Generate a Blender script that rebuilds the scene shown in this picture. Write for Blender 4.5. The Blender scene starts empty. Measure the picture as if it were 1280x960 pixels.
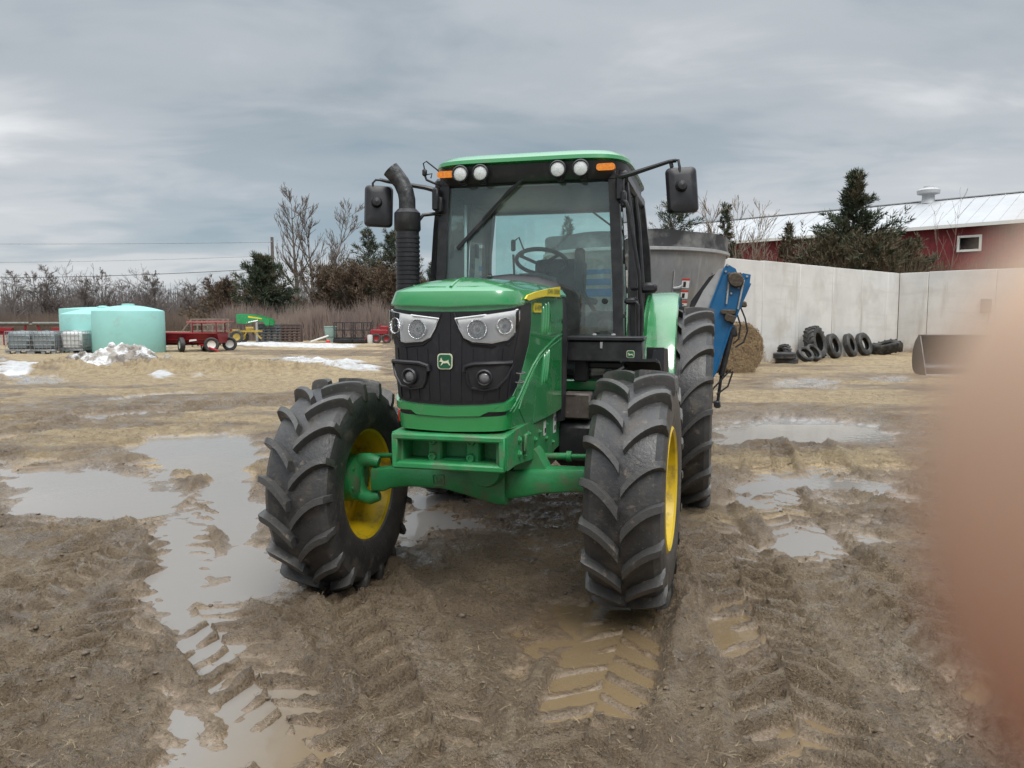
import bpy, bmesh, math, random
import numpy as np
from mathutils import Vector, Matrix
R = math.radians
C = bpy.context.scene
COL = C.collection
random.seed(7); RNG = np.random.default_rng(7)

# ------------------------------------------------------------------ camera, sky, sun, exposure
CAMH = 1.715; PITCH = R(5.0)
cd = bpy.data.cameras.new('camera'); cam = bpy.data.objects.new('camera', cd); COL.objects.link(cam)
cam.location = (0, 0, CAMH); cam.rotation_euler = (R(90) - PITCH, 0, 0)
cd.sensor_width = 36; cd.lens = 27; cd.clip_start = 0.002; cd.clip_end = 3000
cd.dof.use_dof = True; cd.dof.focus_distance = 5.5; cd.dof.aperture_fstop = 9.5
C.camera = cam
C.view_settings.view_transform = 'Standard'; C.view_settings.look = 'None'
C.view_settings.exposure = 0.58; C.view_settings.gamma = 1.0
C.render.engine = 'CYCLES'
C.cycles.max_bounces = 8; C.cycles.transparent_max_bounces = 16
C.cycles.diffuse_bounces = 3; C.cycles.glossy_bounces = 3; C.cycles.transmission_bounces = 4
C.cycles.caustics_reflective = False; C.cycles.caustics_refractive = False
C.cycles.use_denoising = True

SUN_EL, SUN_ROT = R(52), R(160)
W = bpy.data.worlds.new('World'); C.world = W; W.use_nodes = True
nt = W.node_tree; N = nt.nodes; LK = nt.links
for n in list(N): N.remove(n)
def wn(t, **k):
    n = N.new(t)
    for a, b in k.items(): setattr(n, a, b)
    return n
def wmath(op, a, b=None, c=None):
    n = N.new('ShaderNodeMath'); n.operation = op
    for i, v in enumerate((a, b, c)):
        if v is None: continue
        if isinstance(v, (int, float)): n.inputs[i].default_value = v
        else: LK.new(v, n.inputs[i])
    return n.outputs[0]
def wramp(fac, stops, interp='EASE'):
    n = N.new('ShaderNodeValToRGB'); n.color_ramp.interpolation = interp
    e = n.color_ramp.elements
    while len(e) < len(stops): e.new(0.5)
    for i, (p, c) in enumerate(stops): e[i].position = p; e[i].color = (c[0], c[1], c[2], 1)
    LK.new(fac, n.inputs[0]); return n.outputs[0]
tc = wn('ShaderNodeTexCoord'); sep = wn('ShaderNodeSeparateXYZ'); LK.new(tc.outputs['Generated'], sep.inputs[0])
dx, dy, dz = sep.outputs
el = wmath('MAXIMUM', dz, 0.0)
den = wmath('ADD', el, 0.16)
cmb = wn('ShaderNodeCombineXYZ'); LK.new(wmath('DIVIDE', dx, den), cmb.inputs[0]); LK.new(wmath('DIVIDE', dy, den), cmb.inputs[1])
def wnoise(scale, detail, rough, off, dist=0.0, sc=(1, 1, 1)):
    mp = wn('ShaderNodeMapping'); LK.new(cmb.outputs[0], mp.inputs[0]); mp.inputs['Location'].default_value = off; mp.inputs['Scale'].default_value = sc
    n = wn('ShaderNodeTexNoise'); LK.new(mp.outputs[0], n.inputs['Vector'])
    n.inputs['Scale'].default_value = scale; n.inputs['Detail'].default_value = detail; n.inputs['Roughness'].default_value = rough; n.inputs['Distortion'].default_value = dist
    return n.outputs[0]
big = wnoise(0.55, 5, 0.5, (3.1, 7.7, 0), 0.25, (0.75, 1.1, 1))
fine = wnoise(2.0, 7, 0.58, (9.4, 1.7, 0), 0.5, (0.65, 1.1, 1))
mixv = wmath('ADD', wmath('MULTIPLY', big, 0.79), wmath('MULTIPLY', fine, 0.21))
cloud = wramp(mixv, [(0.36, (0.185, 0.235, 0.272)), (0.45, (0.245, 0.282, 0.312)), (0.53, (0.34, 0.36, 0.38)), (0.65, (0.54, 0.545, 0.55))])
# brighter band just above the horizon, thicker brighter cloud overhead
hb = wramp(el, [(0.0, (1.40, 1.36, 1.33)), (0.10, (1.27, 1.25, 1.24)), (0.26, (0.97, 0.99, 1.0)), (0.45, (1.15, 1.15, 1.15)), (0.75, (4.1, 4.0, 3.9)), (1.0, (5.6, 5.5, 5.35))], 'LINEAR')
mulc = wn('ShaderNodeMix', data_type='RGBA', blend_type='MULTIPLY'); mulc.inputs[0].default_value = 1
mulc.clamp_result = False
LK.new(cloud, mulc.inputs[6]); LK.new(hb, mulc.inputs[7])
sky = wn('ShaderNodeTexSky', sky_type='NISHITA'); sky.sun_disc = False; sky.sun_elevation = SUN_EL; sky.sun_rotation = SUN_ROT
bg1 = wn('ShaderNodeBackground'); LK.new(sky.outputs[0], bg1.inputs[0]); bg1.inputs[1].default_value = 0.05
bg2 = wn('ShaderNodeBackground'); LK.new(mulc.outputs[2], bg2.inputs[0]); bg2.inputs[1].default_value = 1.0
mx = wn('ShaderNodeMixShader'); mx.inputs[0].default_value = 0.9
LK.new(bg1.outputs[0], mx.inputs[1]); LK.new(bg2.outputs[0], mx.inputs[2])
wo = wn('ShaderNodeOutputWorld'); LK.new(mx.outputs[0], wo.inputs[0])

sd = bpy.data.lights.new('sun', 'SUN'); sun = bpy.data.objects.new('sun', sd); COL.objects.link(sun)
sd.energy = 1.2; sd.angle = R(25); sd.color = (1, 0.97, 0.93)
sun.rotation_euler = (R(90) - SUN_EL, 0, R(180) - SUN_ROT)
# sky texture rotation r puts the sun at (sin r, cos r); the lamp looks the opposite way
_d = Vector((math.sin(SUN_ROT) * math.cos(SUN_EL), math.cos(SUN_ROT) * math.cos(SUN_EL), math.sin(SUN_EL)))
sun.rotation_euler = _d.to_track_quat('Z', 'Y').to_euler()

# ------------------------------------------------------------------ materials
def mat(name, col, rough=0.5, metal=0.0, col2=None, scale=8.0, bump=0.0, bscale=60.0, coat=0.0, rough2=None, lo=0.4, hi=0.65, detail=6, spec=None, dirt=None, dscale=3.0, dlo=0.5, dhi=0.7, zdirt=None, streak=None, base=None, edge=None):
    m = bpy.data.materials.new(name); m.use_nodes = True
    nt = m.node_tree; n = nt.nodes; l = nt.links; b = n['Principled BSDF']
    b.inputs['Base Color'].default_value = (*col, 1); b.inputs['Roughness'].default_value = rough; b.inputs['Metallic'].default_value = metal
    b.inputs['Coat Weight'].default_value = coat; b.inputs['Coat Roughness'].default_value = 0.06
    if spec is not None: b.inputs['Specular IOR Level'].default_value = spec
    t = n.new('ShaderNodeTexCoord'); out = None
    def noise(sc, det=6):
        k = n.new('ShaderNodeTexNoise'); l.new(t.outputs['Object'], k.inputs['Vector']); k.inputs['Scale'].default_value = sc; k.inputs['Detail'].default_value = det; k.inputs['Roughness'].default_value = 0.6
        return k.outputs[0]
    def rmp(f, a, b_):
        k = n.new('ShaderNodeMapRange'); l.new(f, k.inputs[0]); k.inputs[1].default_value = a; k.inputs[2].default_value = b_; k.clamp = True
        return k.outputs[0]
    def mixc(f, a, b_):
        k = n.new('ShaderNodeMix'); k.data_type = 'RGBA'; l.new(f, k.inputs[0])
        for i, c in ((6, a), (7, b_)):
            if isinstance(c, tuple): k.inputs[i].default_value = (*c, 1)
            else: l.new(c, k.inputs[i])
        return k.outputs[2]
    cur = col
    if col2 is not None:
        f = rmp(noise(scale, detail), lo, hi); cur = mixc(f, col, col2)
        if rough2 is not None:
            k = n.new('ShaderNodeMapRange'); l.new(f, k.inputs[0]); k.inputs[3].default_value = rough; k.inputs[4].default_value = rough2; l.new(k.outputs[0], b.inputs['Roughness'])
    if dirt is not None:
        f = rmp(noise(dscale, 8), dlo, dhi)
        if zdirt is not None:
            s = n.new('ShaderNodeSeparateXYZ'); l.new(t.outputs['Object'], s.inputs[0])
            zf = n.new('ShaderNodeMapRange'); l.new(s.outputs[2], zf.inputs[0]); zf.inputs[1].default_value = zdirt[1]; zf.inputs[2].default_value = zdirt[0]
            a = n.new('ShaderNodeMath'); a.operation = 'MULTIPLY'; l.new(f, a.inputs[0]); l.new(zf.outputs[0], a.inputs[1]); a.use_clamp = True; f = a.outputs[0]
        cur = mixc(f, cur, dirt)
        if rough2 is None:
            k = n.new('ShaderNodeMapRange'); l.new(f, k.inputs[0]); k.inputs[3].default_value = rough; k.inputs[4].default_value = max(rough, 0.7); l.new(k.outputs[0], b.inputs['Roughness'])
    if edge is not None:
        g = n.new('ShaderNodeNewGeometry'); cur = mixc(rmp(g.outputs['Pointiness'], .505, .56), cur, edge)
    if streak is not None:
        for sc_, c_, a_, b2_ in streak:
            mp = n.new('ShaderNodeMapping'); l.new(t.outputs['Object'], mp.inputs[0]); mp.inputs['Scale'].default_value = sc_
            k = n.new('ShaderNodeTexNoise'); l.new(mp.outputs[0], k.inputs['Vector']); k.inputs['Scale'].default_value = 1; k.inputs['Detail'].default_value = 7; k.inputs['Roughness'].default_value = .65
            cur = mixc(rmp(k.outputs[0], a_, b2_), cur, c_)
    if base is not None:
        s = n.new('ShaderNodeSeparateXYZ'); l.new(t.outputs['Object'], s.inputs[0]); zf = n.new('ShaderNodeMapRange'); l.new(s.outputs[2], zf.inputs[0]); zf.inputs[1].default_value = base[1]; zf.inputs[2].default_value = 0
        a = n.new('ShaderNodeMath'); a.operation = 'MULTIPLY'; l.new(rmp(noise(2.2, 8), .35, .6), a.inputs[0]); l.new(zf.outputs[0], a.inputs[1]); cur = mixc(a.outputs[0], cur, base[0])
    if not isinstance(cur, tuple): l.new(cur, b.inputs['Base Color'])
    if bump:
        k = n.new('ShaderNodeBump'); l.new(noise(bscale, 5), k.inputs['Height']); k.inputs['Strength'].default_value = bump; k.inputs['Distance'].default_value = 0.02; l.new(k.outputs[0], b.inputs['Normal'])
    return m

GREEN = mat('green_paint', (0.020, 0.245, 0.068), 0.22, coat=1.0, spec=0.8, col2=(0.024, 0.265, 0.075), scale=3, dirt=(0.12, 0.17, 0.11), dscale=5, dlo=0.56, dhi=0.95)
GREENC = mat('green_cast', (0.022, 0.22, 0.066), 0.40, col2=(0.035, 0.26, 0.095), scale=9, bump=0.15, bscale=50, dirt=(0.13, 0.14, 0.09), dscale=8, dlo=0.50, dhi=0.75)
BLACK = mat('black_plastic', (0.013, 0.013, 0.016), 0.38, col2=(0.022, 0.021, 0.024), scale=6, dirt=(0.07, 0.065, 0.06), dscale=14, dlo=0.55, dhi=0.95)
GRILL = mat('grille_black', (0.008, 0.008, 0.011), 0.40, col2=(0.012, 0.012, 0.015), scale=10, dirt=(0.035, 0.032, 0.03), dscale=22, dlo=0.55, dhi=0.9)
BLACKM = mat('black_steel', (0.014, 0.014, 0.016), 0.33, col2=(0.03, 0.03, 0.033), scale=12, dirt=(0.08, 0.07, 0.06), dscale=9, dlo=0.55, dhi=0.95)
TYRE = mat('tyre_rubber', (0.014, 0.014, 0.016), 0.36, col2=(0.036, 0.035, 0.036), scale=6, bump=0.2, bscale=45, dirt=(0.12, 0.096, 0.072), dscale=6.5, dlo=0.52, dhi=0.72, lo=0.35, hi=0.7, streak=[((16, 16, 16), (0.16, 0.13, 0.10), .60, .70), ((55, 55, 55), (0.13, 0.115, 0.10), .60, .74)], edge=(0.062, 0.060, 0.058))
YEL = mat('yellow_rim', (0.60, 0.41, 0.010), 0.42, dirt=(0.17, 0.12, 0.05), dscale=9, dlo=0.54, dhi=0.74)
YELP = mat('yellow_decal', (0.70, 0.55, 0.03), 0.4)
WHITEP = mat('white_decal', (0.72, 0.72, 0.68), 0.4)
CREAM = mat('cream_emblem', (0.62, 0.62, 0.45), 0.4)
DKG = mat('emblem_green', (0.01, 0.10, 0.045), 0.35)
CHROME = mat('lamp_reflector', (0.92, 0.93, 0.94), 0.10, metal=0.9, bump=1.0, bscale=70)
SILV = mat('lamp_housing', (0.95, 0.955, 0.96), 0.35, metal=0.0, coat=0.5, dirt=(0.5, 0.48, 0.44), dscale=20, dlo=0.65, dhi=0.9)
LENSW = mat('lamp_lens', (0.55, 0.57, 0.57), 0.12, col2=(0.75, 0.76, 0.76), scale=90)
AMBER = mat('amber_lens', (0.75, 0.20, 0.01), 0.18, coat=0.5, col2=(0.95, 0.32, 0.02), scale=60)
REDL = mat('red_lens', (0.55, 0.04, 0.02), 0.3)
BRNBOX = mat('brown_box', (0.075, 0.058, 0.05), 0.5, col2=(0.10, 0.08, 0.07), scale=20, dirt=(0.2, 0.17, 0.14), dscale=30, dlo=0.6, dhi=0.75)
SEATM = mat('seat_fabric', (0.045, 0.045, 0.045), 0.8, col2=(0.07, 0.068, 0.065), scale=30)
GREYP = mat('grey_plastic', (0.15, 0.15, 0.148), 0.6, col2=(0.20, 0.20, 0.195), scale=20)
STEELT = mat('tub_steel', (0.42, 0.42, 0.42), 0.45, metal=0.25, col2=(0.30, 0.305, 0.31), scale=2.2, bump=0.1, bscale=10, dirt=(0.36, 0.31, 0.25), dscale=2.5, dlo=0.5, dhi=0.75, streak=[((9, 9, .9), (0.52, 0.51, 0.49), .54, .72), ((14, 14, 1.6), (0.19, 0.185, 0.18), .60, .74)])
STEELL = mat('pale_steel', (0.42, 0.42, 0.41), 0.45, metal=0.2, col2=(0.33, 0.33, 0.33), scale=5, dirt=(0.24, 0.2, 0.16), dscale=8, dlo=0.55, dhi=0.75)
RUBB = mat('rubber_skirt', (0.030, 0.030, 0.032), 0.6, col2=(0.24, 0.235, 0.225), scale=2.5, lo=0.47, hi=0.70, bump=0.15, bscale=12)
BLUEP = mat('blue_paint', (0.010, 0.105, 0.245), 0.36, col2=(0.014, 0.125, 0.28), scale=4, dirt=(0.09, 0.12, 0.15), dscale=8, dlo=0.55, dhi=0.9)
RUST = mat('dirty_brass', (0.10, 0.075, 0.05), 0.6, metal=0.3, col2=(0.05, 0.04, 0.03), scale=40, bump=0.3)
HOSE = mat('hose_rubber', (0.02, 0.02, 0.02), 0.5)

def glass(name, tint, refl=0.10, dust_veil=0.05):
    m = bpy.data.materials.new(name); m.use_nodes = True; n = m.node_tree.nodes; l = m.node_tree.links
    for k in list(n): n.remove(k)
    o = n.new('ShaderNodeOutputMaterial'); tr = n.new('ShaderNodeBsdfTransparent'); tr.inputs[0].default_value = (*tint, 1)
    gl = n.new('ShaderNodeBsdfGlossy'); gl.inputs['Roughness'].default_value = 0.02; gl.inputs[0].default_value = (1, 1, 1, 1)
    fr = n.new('ShaderNodeFresnel'); fr.inputs[0].default_value = 1.5
    s = n.new('ShaderNodeMath'); s.operation = 'MULTIPLY_ADD'; l.new(fr.outputs[0], s.inputs[0]); s.inputs[1].default_value = 1.0; s.inputs[2].default_value = refl - 0.04; s.use_clamp = True
    mx = n.new('ShaderNodeMixShader'); l.new(s.outputs[0], mx.inputs[0]); l.new(tr.outputs[0], mx.inputs[1]); l.new(gl.outputs[0], mx.inputs[2])
    df = n.new('ShaderNodeBsdfDiffuse'); df.inputs[0].default_value = (0.45, 0.47, 0.44, 1)
    t = n.new('ShaderNodeTexCoord'); no = n.new('ShaderNodeTexNoise'); l.new(t.outputs['Object'], no.inputs['Vector']); no.inputs['Scale'].default_value = 4; no.inputs['Detail'].default_value = 8
    mr = n.new('ShaderNodeMapRange'); l.new(no.outputs[0], mr.inputs[0]); mr.inputs[1].default_value = 0.35; mr.inputs[2].default_value = 0.75; mr.inputs[3].default_value = dust_veil * 0.4; mr.inputs[4].default_value = dust_veil * 2  # patchy pale film: dust, plus the sky's milky reflection painted as diffuse colour
    m2 = n.new('ShaderNodeMixShader'); l.new(mr.outputs[0], m2.inputs[0]); l.new(mx.outputs[0], m2.inputs[1]); l.new(df.outputs[0], m2.inputs[2])
    l.new(m2.outputs[0], o.inputs[0]); return m
GLASS = glass('tinted_glass', (0.86, 0.975, 0.96), 0.055, 0.06)
CLEAR = glass('clear_lens', (1.0, 1.0, 1.0), 0.04, 0.0)

# ------------------------------------------------------------------ mesh helpers
class MB:
    def __init__(s): s.v = []; s.f = []
    def add(s, vs, fs):
        o = len(s.v); s.v.extend([tuple(p) for p in vs]); s.f.extend([tuple(i + o for i in f) for f in fs]); return s
    def box(s, c, d, bev=0.006, rot=None):
        bm = bmesh.new(); bmesh.ops.create_cube(bm, size=1)
        for v in bm.verts: v.co = Vector((v.co.x * d[0], v.co.y * d[1], v.co.z * d[2]))
        bv = min(bev, min(d) * 0.3)
        if bv > 0: bmesh.ops.bevel(bm, geom=bm.edges[:], offset=bv, segments=1, affect='EDGES', profile=0.5)
        if rot is not None: bmesh.ops.transform(bm, matrix=rot.to_4x4(), verts=bm.verts)
        bm.verts.index_update(); c = Vector(c)
        s.add([v.co + c for v in bm.verts], [[v.index for v in f.verts] for f in bm.faces]); bm.free(); return s
    def bar(s, p, q, w, h, bev=0.004, up=(0, 0, 1)):
        p = Vector(p); q = Vector(q); d = q - p; L = d.length; y = d.normalized(); u = Vector(up); x = y.cross(u)
        if x.length < 1e-4: x = y.cross(Vector((1, 0, 0)))
        x.normalize(); z = x.cross(y)
        return s.box((p + q) / 2, (w, L, h), bev, Matrix((x, y, z)).transposed())
    def tube(s, pts, r, n=10, caps=True, closed=False):
        P = [Vector(p) for p in pts]; m = len(P); rs = r if isinstance(r, (list, tuple)) else [r] * m
        T = []
        for i in range(m):
            a = P[(i - 1) % m] if (closed or i > 0) else P[i]; b = P[(i + 1) % m] if (closed or i < m - 1) else P[i]
            t = (b - a); T.append(t.normalized() if t.length > 1e-9 else Vector((0, 0, 1)))
        u = T[0].orthogonal().normalized(); vs = []
        for i in range(m):
            u = (u - T[i] * u.dot(T[i])); u = u.normalized() if u.length > 1e-6 else T[i].orthogonal().normalized(); w = T[i].cross(u)
            for k in range(n):
                a = 2 * math.pi * k / n; vs.append(P[i] + (u * math.cos(a) + w * math.sin(a)) * rs[i])
        fs = []
        for i in range(m if closed else m - 1):
            j = (i + 1) % m
            for k in range(n):
                k2 = (k + 1) % n; fs.append((i * n + k, i * n + k2, j * n + k2, j * n + k))
        if caps and not closed: fs.append(tuple(reversed(range(n)))); fs.append(tuple((m - 1) * n + k for k in range(n)))
        return s.add(vs, fs)
    def lathe(s, prof, c=(0, 0, 0), ax=(1, 0, 0), n=32, closed=False, cap0=False, cap1=False):
        # prof: list of (r, x along the axis)
        a = Vector(ax).normalized(); u = a.orthogonal().normalized(); w = a.cross(u); c = Vector(c); vs = []; m = len(prof)
        for r, x in prof:
            for k in range(n):
                t = 2 * math.pi * k / n; vs.append(c + a * x + (u * math.cos(t) + w * math.sin(t)) * r)
        fs = []
        for i in range(m if closed else m - 1):
            j = (i + 1) % m
            for k in range(n):
                k2 = (k + 1) % n; fs.append((i * n + k, i * n + k2, j * n + k2, j * n + k))
        if cap0: fs.append(tuple(reversed(range(n))))
        if cap1: fs.append(tuple((m - 1) * n + k for k in range(n)))
        return s.add(vs, fs)
    def loft(s, rings, closed=True, caps=False):
        n = len(rings[0]); m = len(rings); vs = [p for r in rings for p in r]; fs = []
        for i in range(m - 1):
            for k in range(n if closed else n - 1):
                k2 = (k + 1) % n; fs.append((i * n + k, i * n + k2, (i + 1) * n + k2, (i + 1) * n + k))
        if caps: fs.append(tuple(reversed(range(n)))); fs.append(tuple((m - 1) * n + k for k in range(n)))
        return s.add(vs, fs)
    def prism(s, poly, f0, f1):
        # poly 2d; f0 / f1 map (a,b) -> 3d for the two faces
        n = len(poly); vs = [f0(a, b) for a, b in poly] + [f1(a, b) for a, b in poly]
        fs = [tuple(reversed(range(n))), tuple(range(n, 2 * n))] + [(k, (k + 1) % n, n + (k + 1) % n, n + k) for k in range(n)]
        return s.add(vs, fs)
def fix(me):
    bm = bmesh.new(); bm.from_mesh(me); bmesh.ops.remove_doubles(bm, verts=bm.verts, dist=1e-5); bmesh.ops.recalc_face_normals(bm, faces=bm.faces); bm.to_mesh(me); bm.free()
def link(name, me, m, parent=None):
    o = bpy.data.objects.new(name, me); COL.objects.link(o)
    if m: me.materials.append(m)
    if parent is not None: o.parent = parent
    return o
def islands(mb):
    # connected pieces, joined again where their boxes touch
    n = len(mb.v); par = list(range(n))
    def fd(a):
        while par[a] != a: par[a] = par[par[a]]; a = par[a]
        return a
    for f in mb.f:
        for i in f[1:]: par[fd(i)] = fd(f[0])
    g = {}
    for i in range(n): g.setdefault(fd(i), []).append(i)
    bx = []
    for k, ids in g.items():
        P = np.array([tuple(mb.v[i]) for i in ids]); bx.append([[k], P.min(0) - 0.012, P.max(0) + 0.012])
    ch = True
    while ch:
        ch = False
        for i in range(len(bx)):
            for j in range(len(bx) - 1, i, -1):
                if (bx[i][1] < bx[j][2]).all() and (bx[j][1] < bx[i][2]).all():
                    bx[i][0] += bx[j][0]; bx[i][1] = np.minimum(bx[i][1], bx[j][1]); bx[i][2] = np.maximum(bx[i][2], bx[j][2]); del bx[j]; ch = True
    if len(bx) < 2: return [mb]
    out = []; own = {}
    for q, b in enumerate(bx):
        for k in b[0]: own[k] = q
    parts = [MB() for _ in bx]; mp = {}
    for i in range(n): q = own[fd(i)]; mp[i] = (q, len(parts[q].v)); parts[q].v.append(mb.v[i])
    for f in mb.f: parts[mp[f[0]][0]].f.append(tuple(mp[i][1] for i in f))
    parts.sort(key=lambda p: -len(p.v)); return [p for p in parts if p.f]
def obj(name, mb, m, parent=None, ang=38, recalc=True, keep=False):
    if parent is not None and not keep and len(mb.v) < 9000:
        ps = islands(mb)
        if len(ps) > 1:
            os_ = [obj(name, p, m, parent, ang, recalc, True) for p in ps]; return os_[0]
    me = bpy.data.meshes.new(name); me.from_pydata(mb.v, [], mb.f)
    if recalc: fix(me)
    me.polygons.foreach_set('use_smooth', [True] * len(me.polygons)); me.set_sharp_from_angle(angle=R(ang)); me.update()
    return link(name, me, m, parent)
def npobj(name, V, F, m, parent=None, smooth=False):
    V = np.asarray(V, np.float32); F = np.asarray(F, np.int32); k = F.shape[1]
    me = bpy.data.meshes.new(name); me.vertices.add(len(V)); me.vertices.foreach_set('co', V.ravel())
    me.loops.add(F.size); me.loops.foreach_set('vertex_index', F.ravel()); me.polygons.add(len(F))
    me.polygons.foreach_set('loop_start', np.arange(0, F.size, k, dtype=np.int32)); me.polygons.foreach_set('loop_total', np.full(len(F), k, np.int32))
    me.polygons.foreach_set('use_smooth', np.full(len(F), smooth)); me.update(calc_edges=True); me.validate()
    return link(name, me, m, parent)
def tag(o, label=None, cat=None, group=None, kind=None):
    if label: o['label'] = label
    if cat: o['category'] = cat
    if group: o['group'] = group
    if kind: o['kind'] = kind
    return o
def thing(name, loc, rz, label, cat, group=None):
    o = bpy.data.objects.new(name, None); COL.objects.link(o); o.location = loc; o.rotation_euler = (0, 0, rz); o.empty_display_size = 0.1
    return tag(o, label, cat, group)
def copy_tree(o, parent=None):
    c = o.copy(); COL.objects.link(c); c.parent = parent
    for ch in list(o.children): copy_tree(ch, c)
    return c
def textpoly(s, size):
    cu = bpy.data.curves.new('lettering', 'FONT'); cu.body = s; cu.size = size; cu.resolution_u = 2
    o = bpy.data.objects.new('lettering', cu); COL.objects.link(o)
    me = bpy.data.meshes.new_from_object(o.evaluated_get(bpy.context.evaluated_depsgraph_get()))
    vs = [tuple(v.co) for v in me.vertices]; fs = [tuple(p.vertices) for p in me.polygons]
    bpy.data.objects.remove(o); bpy.data.curves.remove(cu); bpy.data.meshes.remove(me)
    return vs, fs

# ------------------------------------------------------------------ numpy noise
def hsh(ix, iy, s):
    h = (ix.astype(np.int64) * 374761393 + iy.astype(np.int64) * 668265263 + s * 1274126177) & 0xffffffff
    h = ((h ^ (h >> 13)) * 1274126177) & 0xffffffff
    return ((h ^ (h >> 16)) & 0xffff) / 65535.0
def vnoise(x, y, s=0):
    ix = np.floor(x); iy = np.floor(y); fx = x - ix; fy = y - iy; fx = fx * fx * (3 - 2 * fx); fy = fy * fy * (3 - 2 * fy)
    a = hsh(ix, iy, s); b = hsh(ix + 1, iy, s); c = hsh(ix, iy + 1, s); d = hsh(ix + 1, iy + 1, s)
    return (a + (b - a) * fx) * (1 - fy) + (c + (d - c) * fx) * fy
def fbm(x, y, o=4, s=0, g=0.5):
    t = 0; a = 1; n = 0; c_, s_ = 0.8, 0.6
    for i in range(o):
        t = t + a * (vnoise(x, y, s + i * 17) * 2 - 1); n += a; a *= g
        x, y = (x * c_ - y * s_) * 2.03 + 11.3, (x * s_ + y * c_) * 2.03 - 5.1
    return t / n
def sstep(a, b, x):
    t = np.clip((x - a) / (b - a), 0, 1); return t * t * (3 - 2 * t)
def polydist(x, y, P):
    # signed distance, positive inside
    P = np.array(P, float); d = np.full(x.shape, 1e9); ins = np.zeros(x.shape, bool); n = len(P)
    x0, y0 = P.min(0) - 2.2; x1, y1 = P.max(0) + 2.2
    m = (x > x0) & (x < x1) & (y > y0) & (y < y1); px = x[m]; py = y[m]
    dd = np.full(px.shape, 1e9); ii = np.zeros(px.shape, bool)
    for i in range(n):
        ax, ay = P[i]; bx, by = P[(i + 1) % n]; ex, ey = bx - ax, by - ay
        t = np.clip(((px - ax) * ex + (py - ay) * ey) / (ex * ex + ey * ey + 1e-12), 0, 1)
        dd = np.minimum(dd, np.hypot(px - ax - t * ex, py - ay - t * ey))
        if ay != by:
            c = ((ay > py) != (by > py)) & (px < ex * (py - ay) / (by - ay) + ax); ii ^= c
    out = np.full(x.shape, -5.0); out[m] = np.where(ii, dd, -dd); return out
def trackdist(x, y, P):
    P = np.array(P, float); d = np.full(x.shape, 9.0); s = np.zeros(x.shape); side = np.zeros(x.shape); acc = 0
    x0, y0 = P.min(0) - 0.8; x1, y1 = P.max(0) + 0.8
    m = (x > x0) & (x < x1) & (y > y0) & (y < y1); px = x[m]; py = y[m]
    D = np.full(px.shape, 9.0); S_ = np.zeros(px.shape); SD = np.zeros(px.shape)
    for i in range(len(P) - 1):
        a, b = P[i], P[i + 1]; e = b - a; L = math.hypot(*e); t = np.clip(((px - a[0]) * e[0] + (py - a[1]) * e[1]) / L / L, 0, 1)
        q = np.hypot(px - a[0] - t * e[0], py - a[1] - t * e[1]); k = q < D
        cr = (e[0] * (py - a[1]) - e[1] * (px - a[0])) / L
        D = np.where(k, q, D); S_ = np.where(k, acc + t * L, S_); SD = np.where(k, cr, SD); acc += L
    d[m] = D; s[m] = S_; side[m] = SD; return d, s, side

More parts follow.
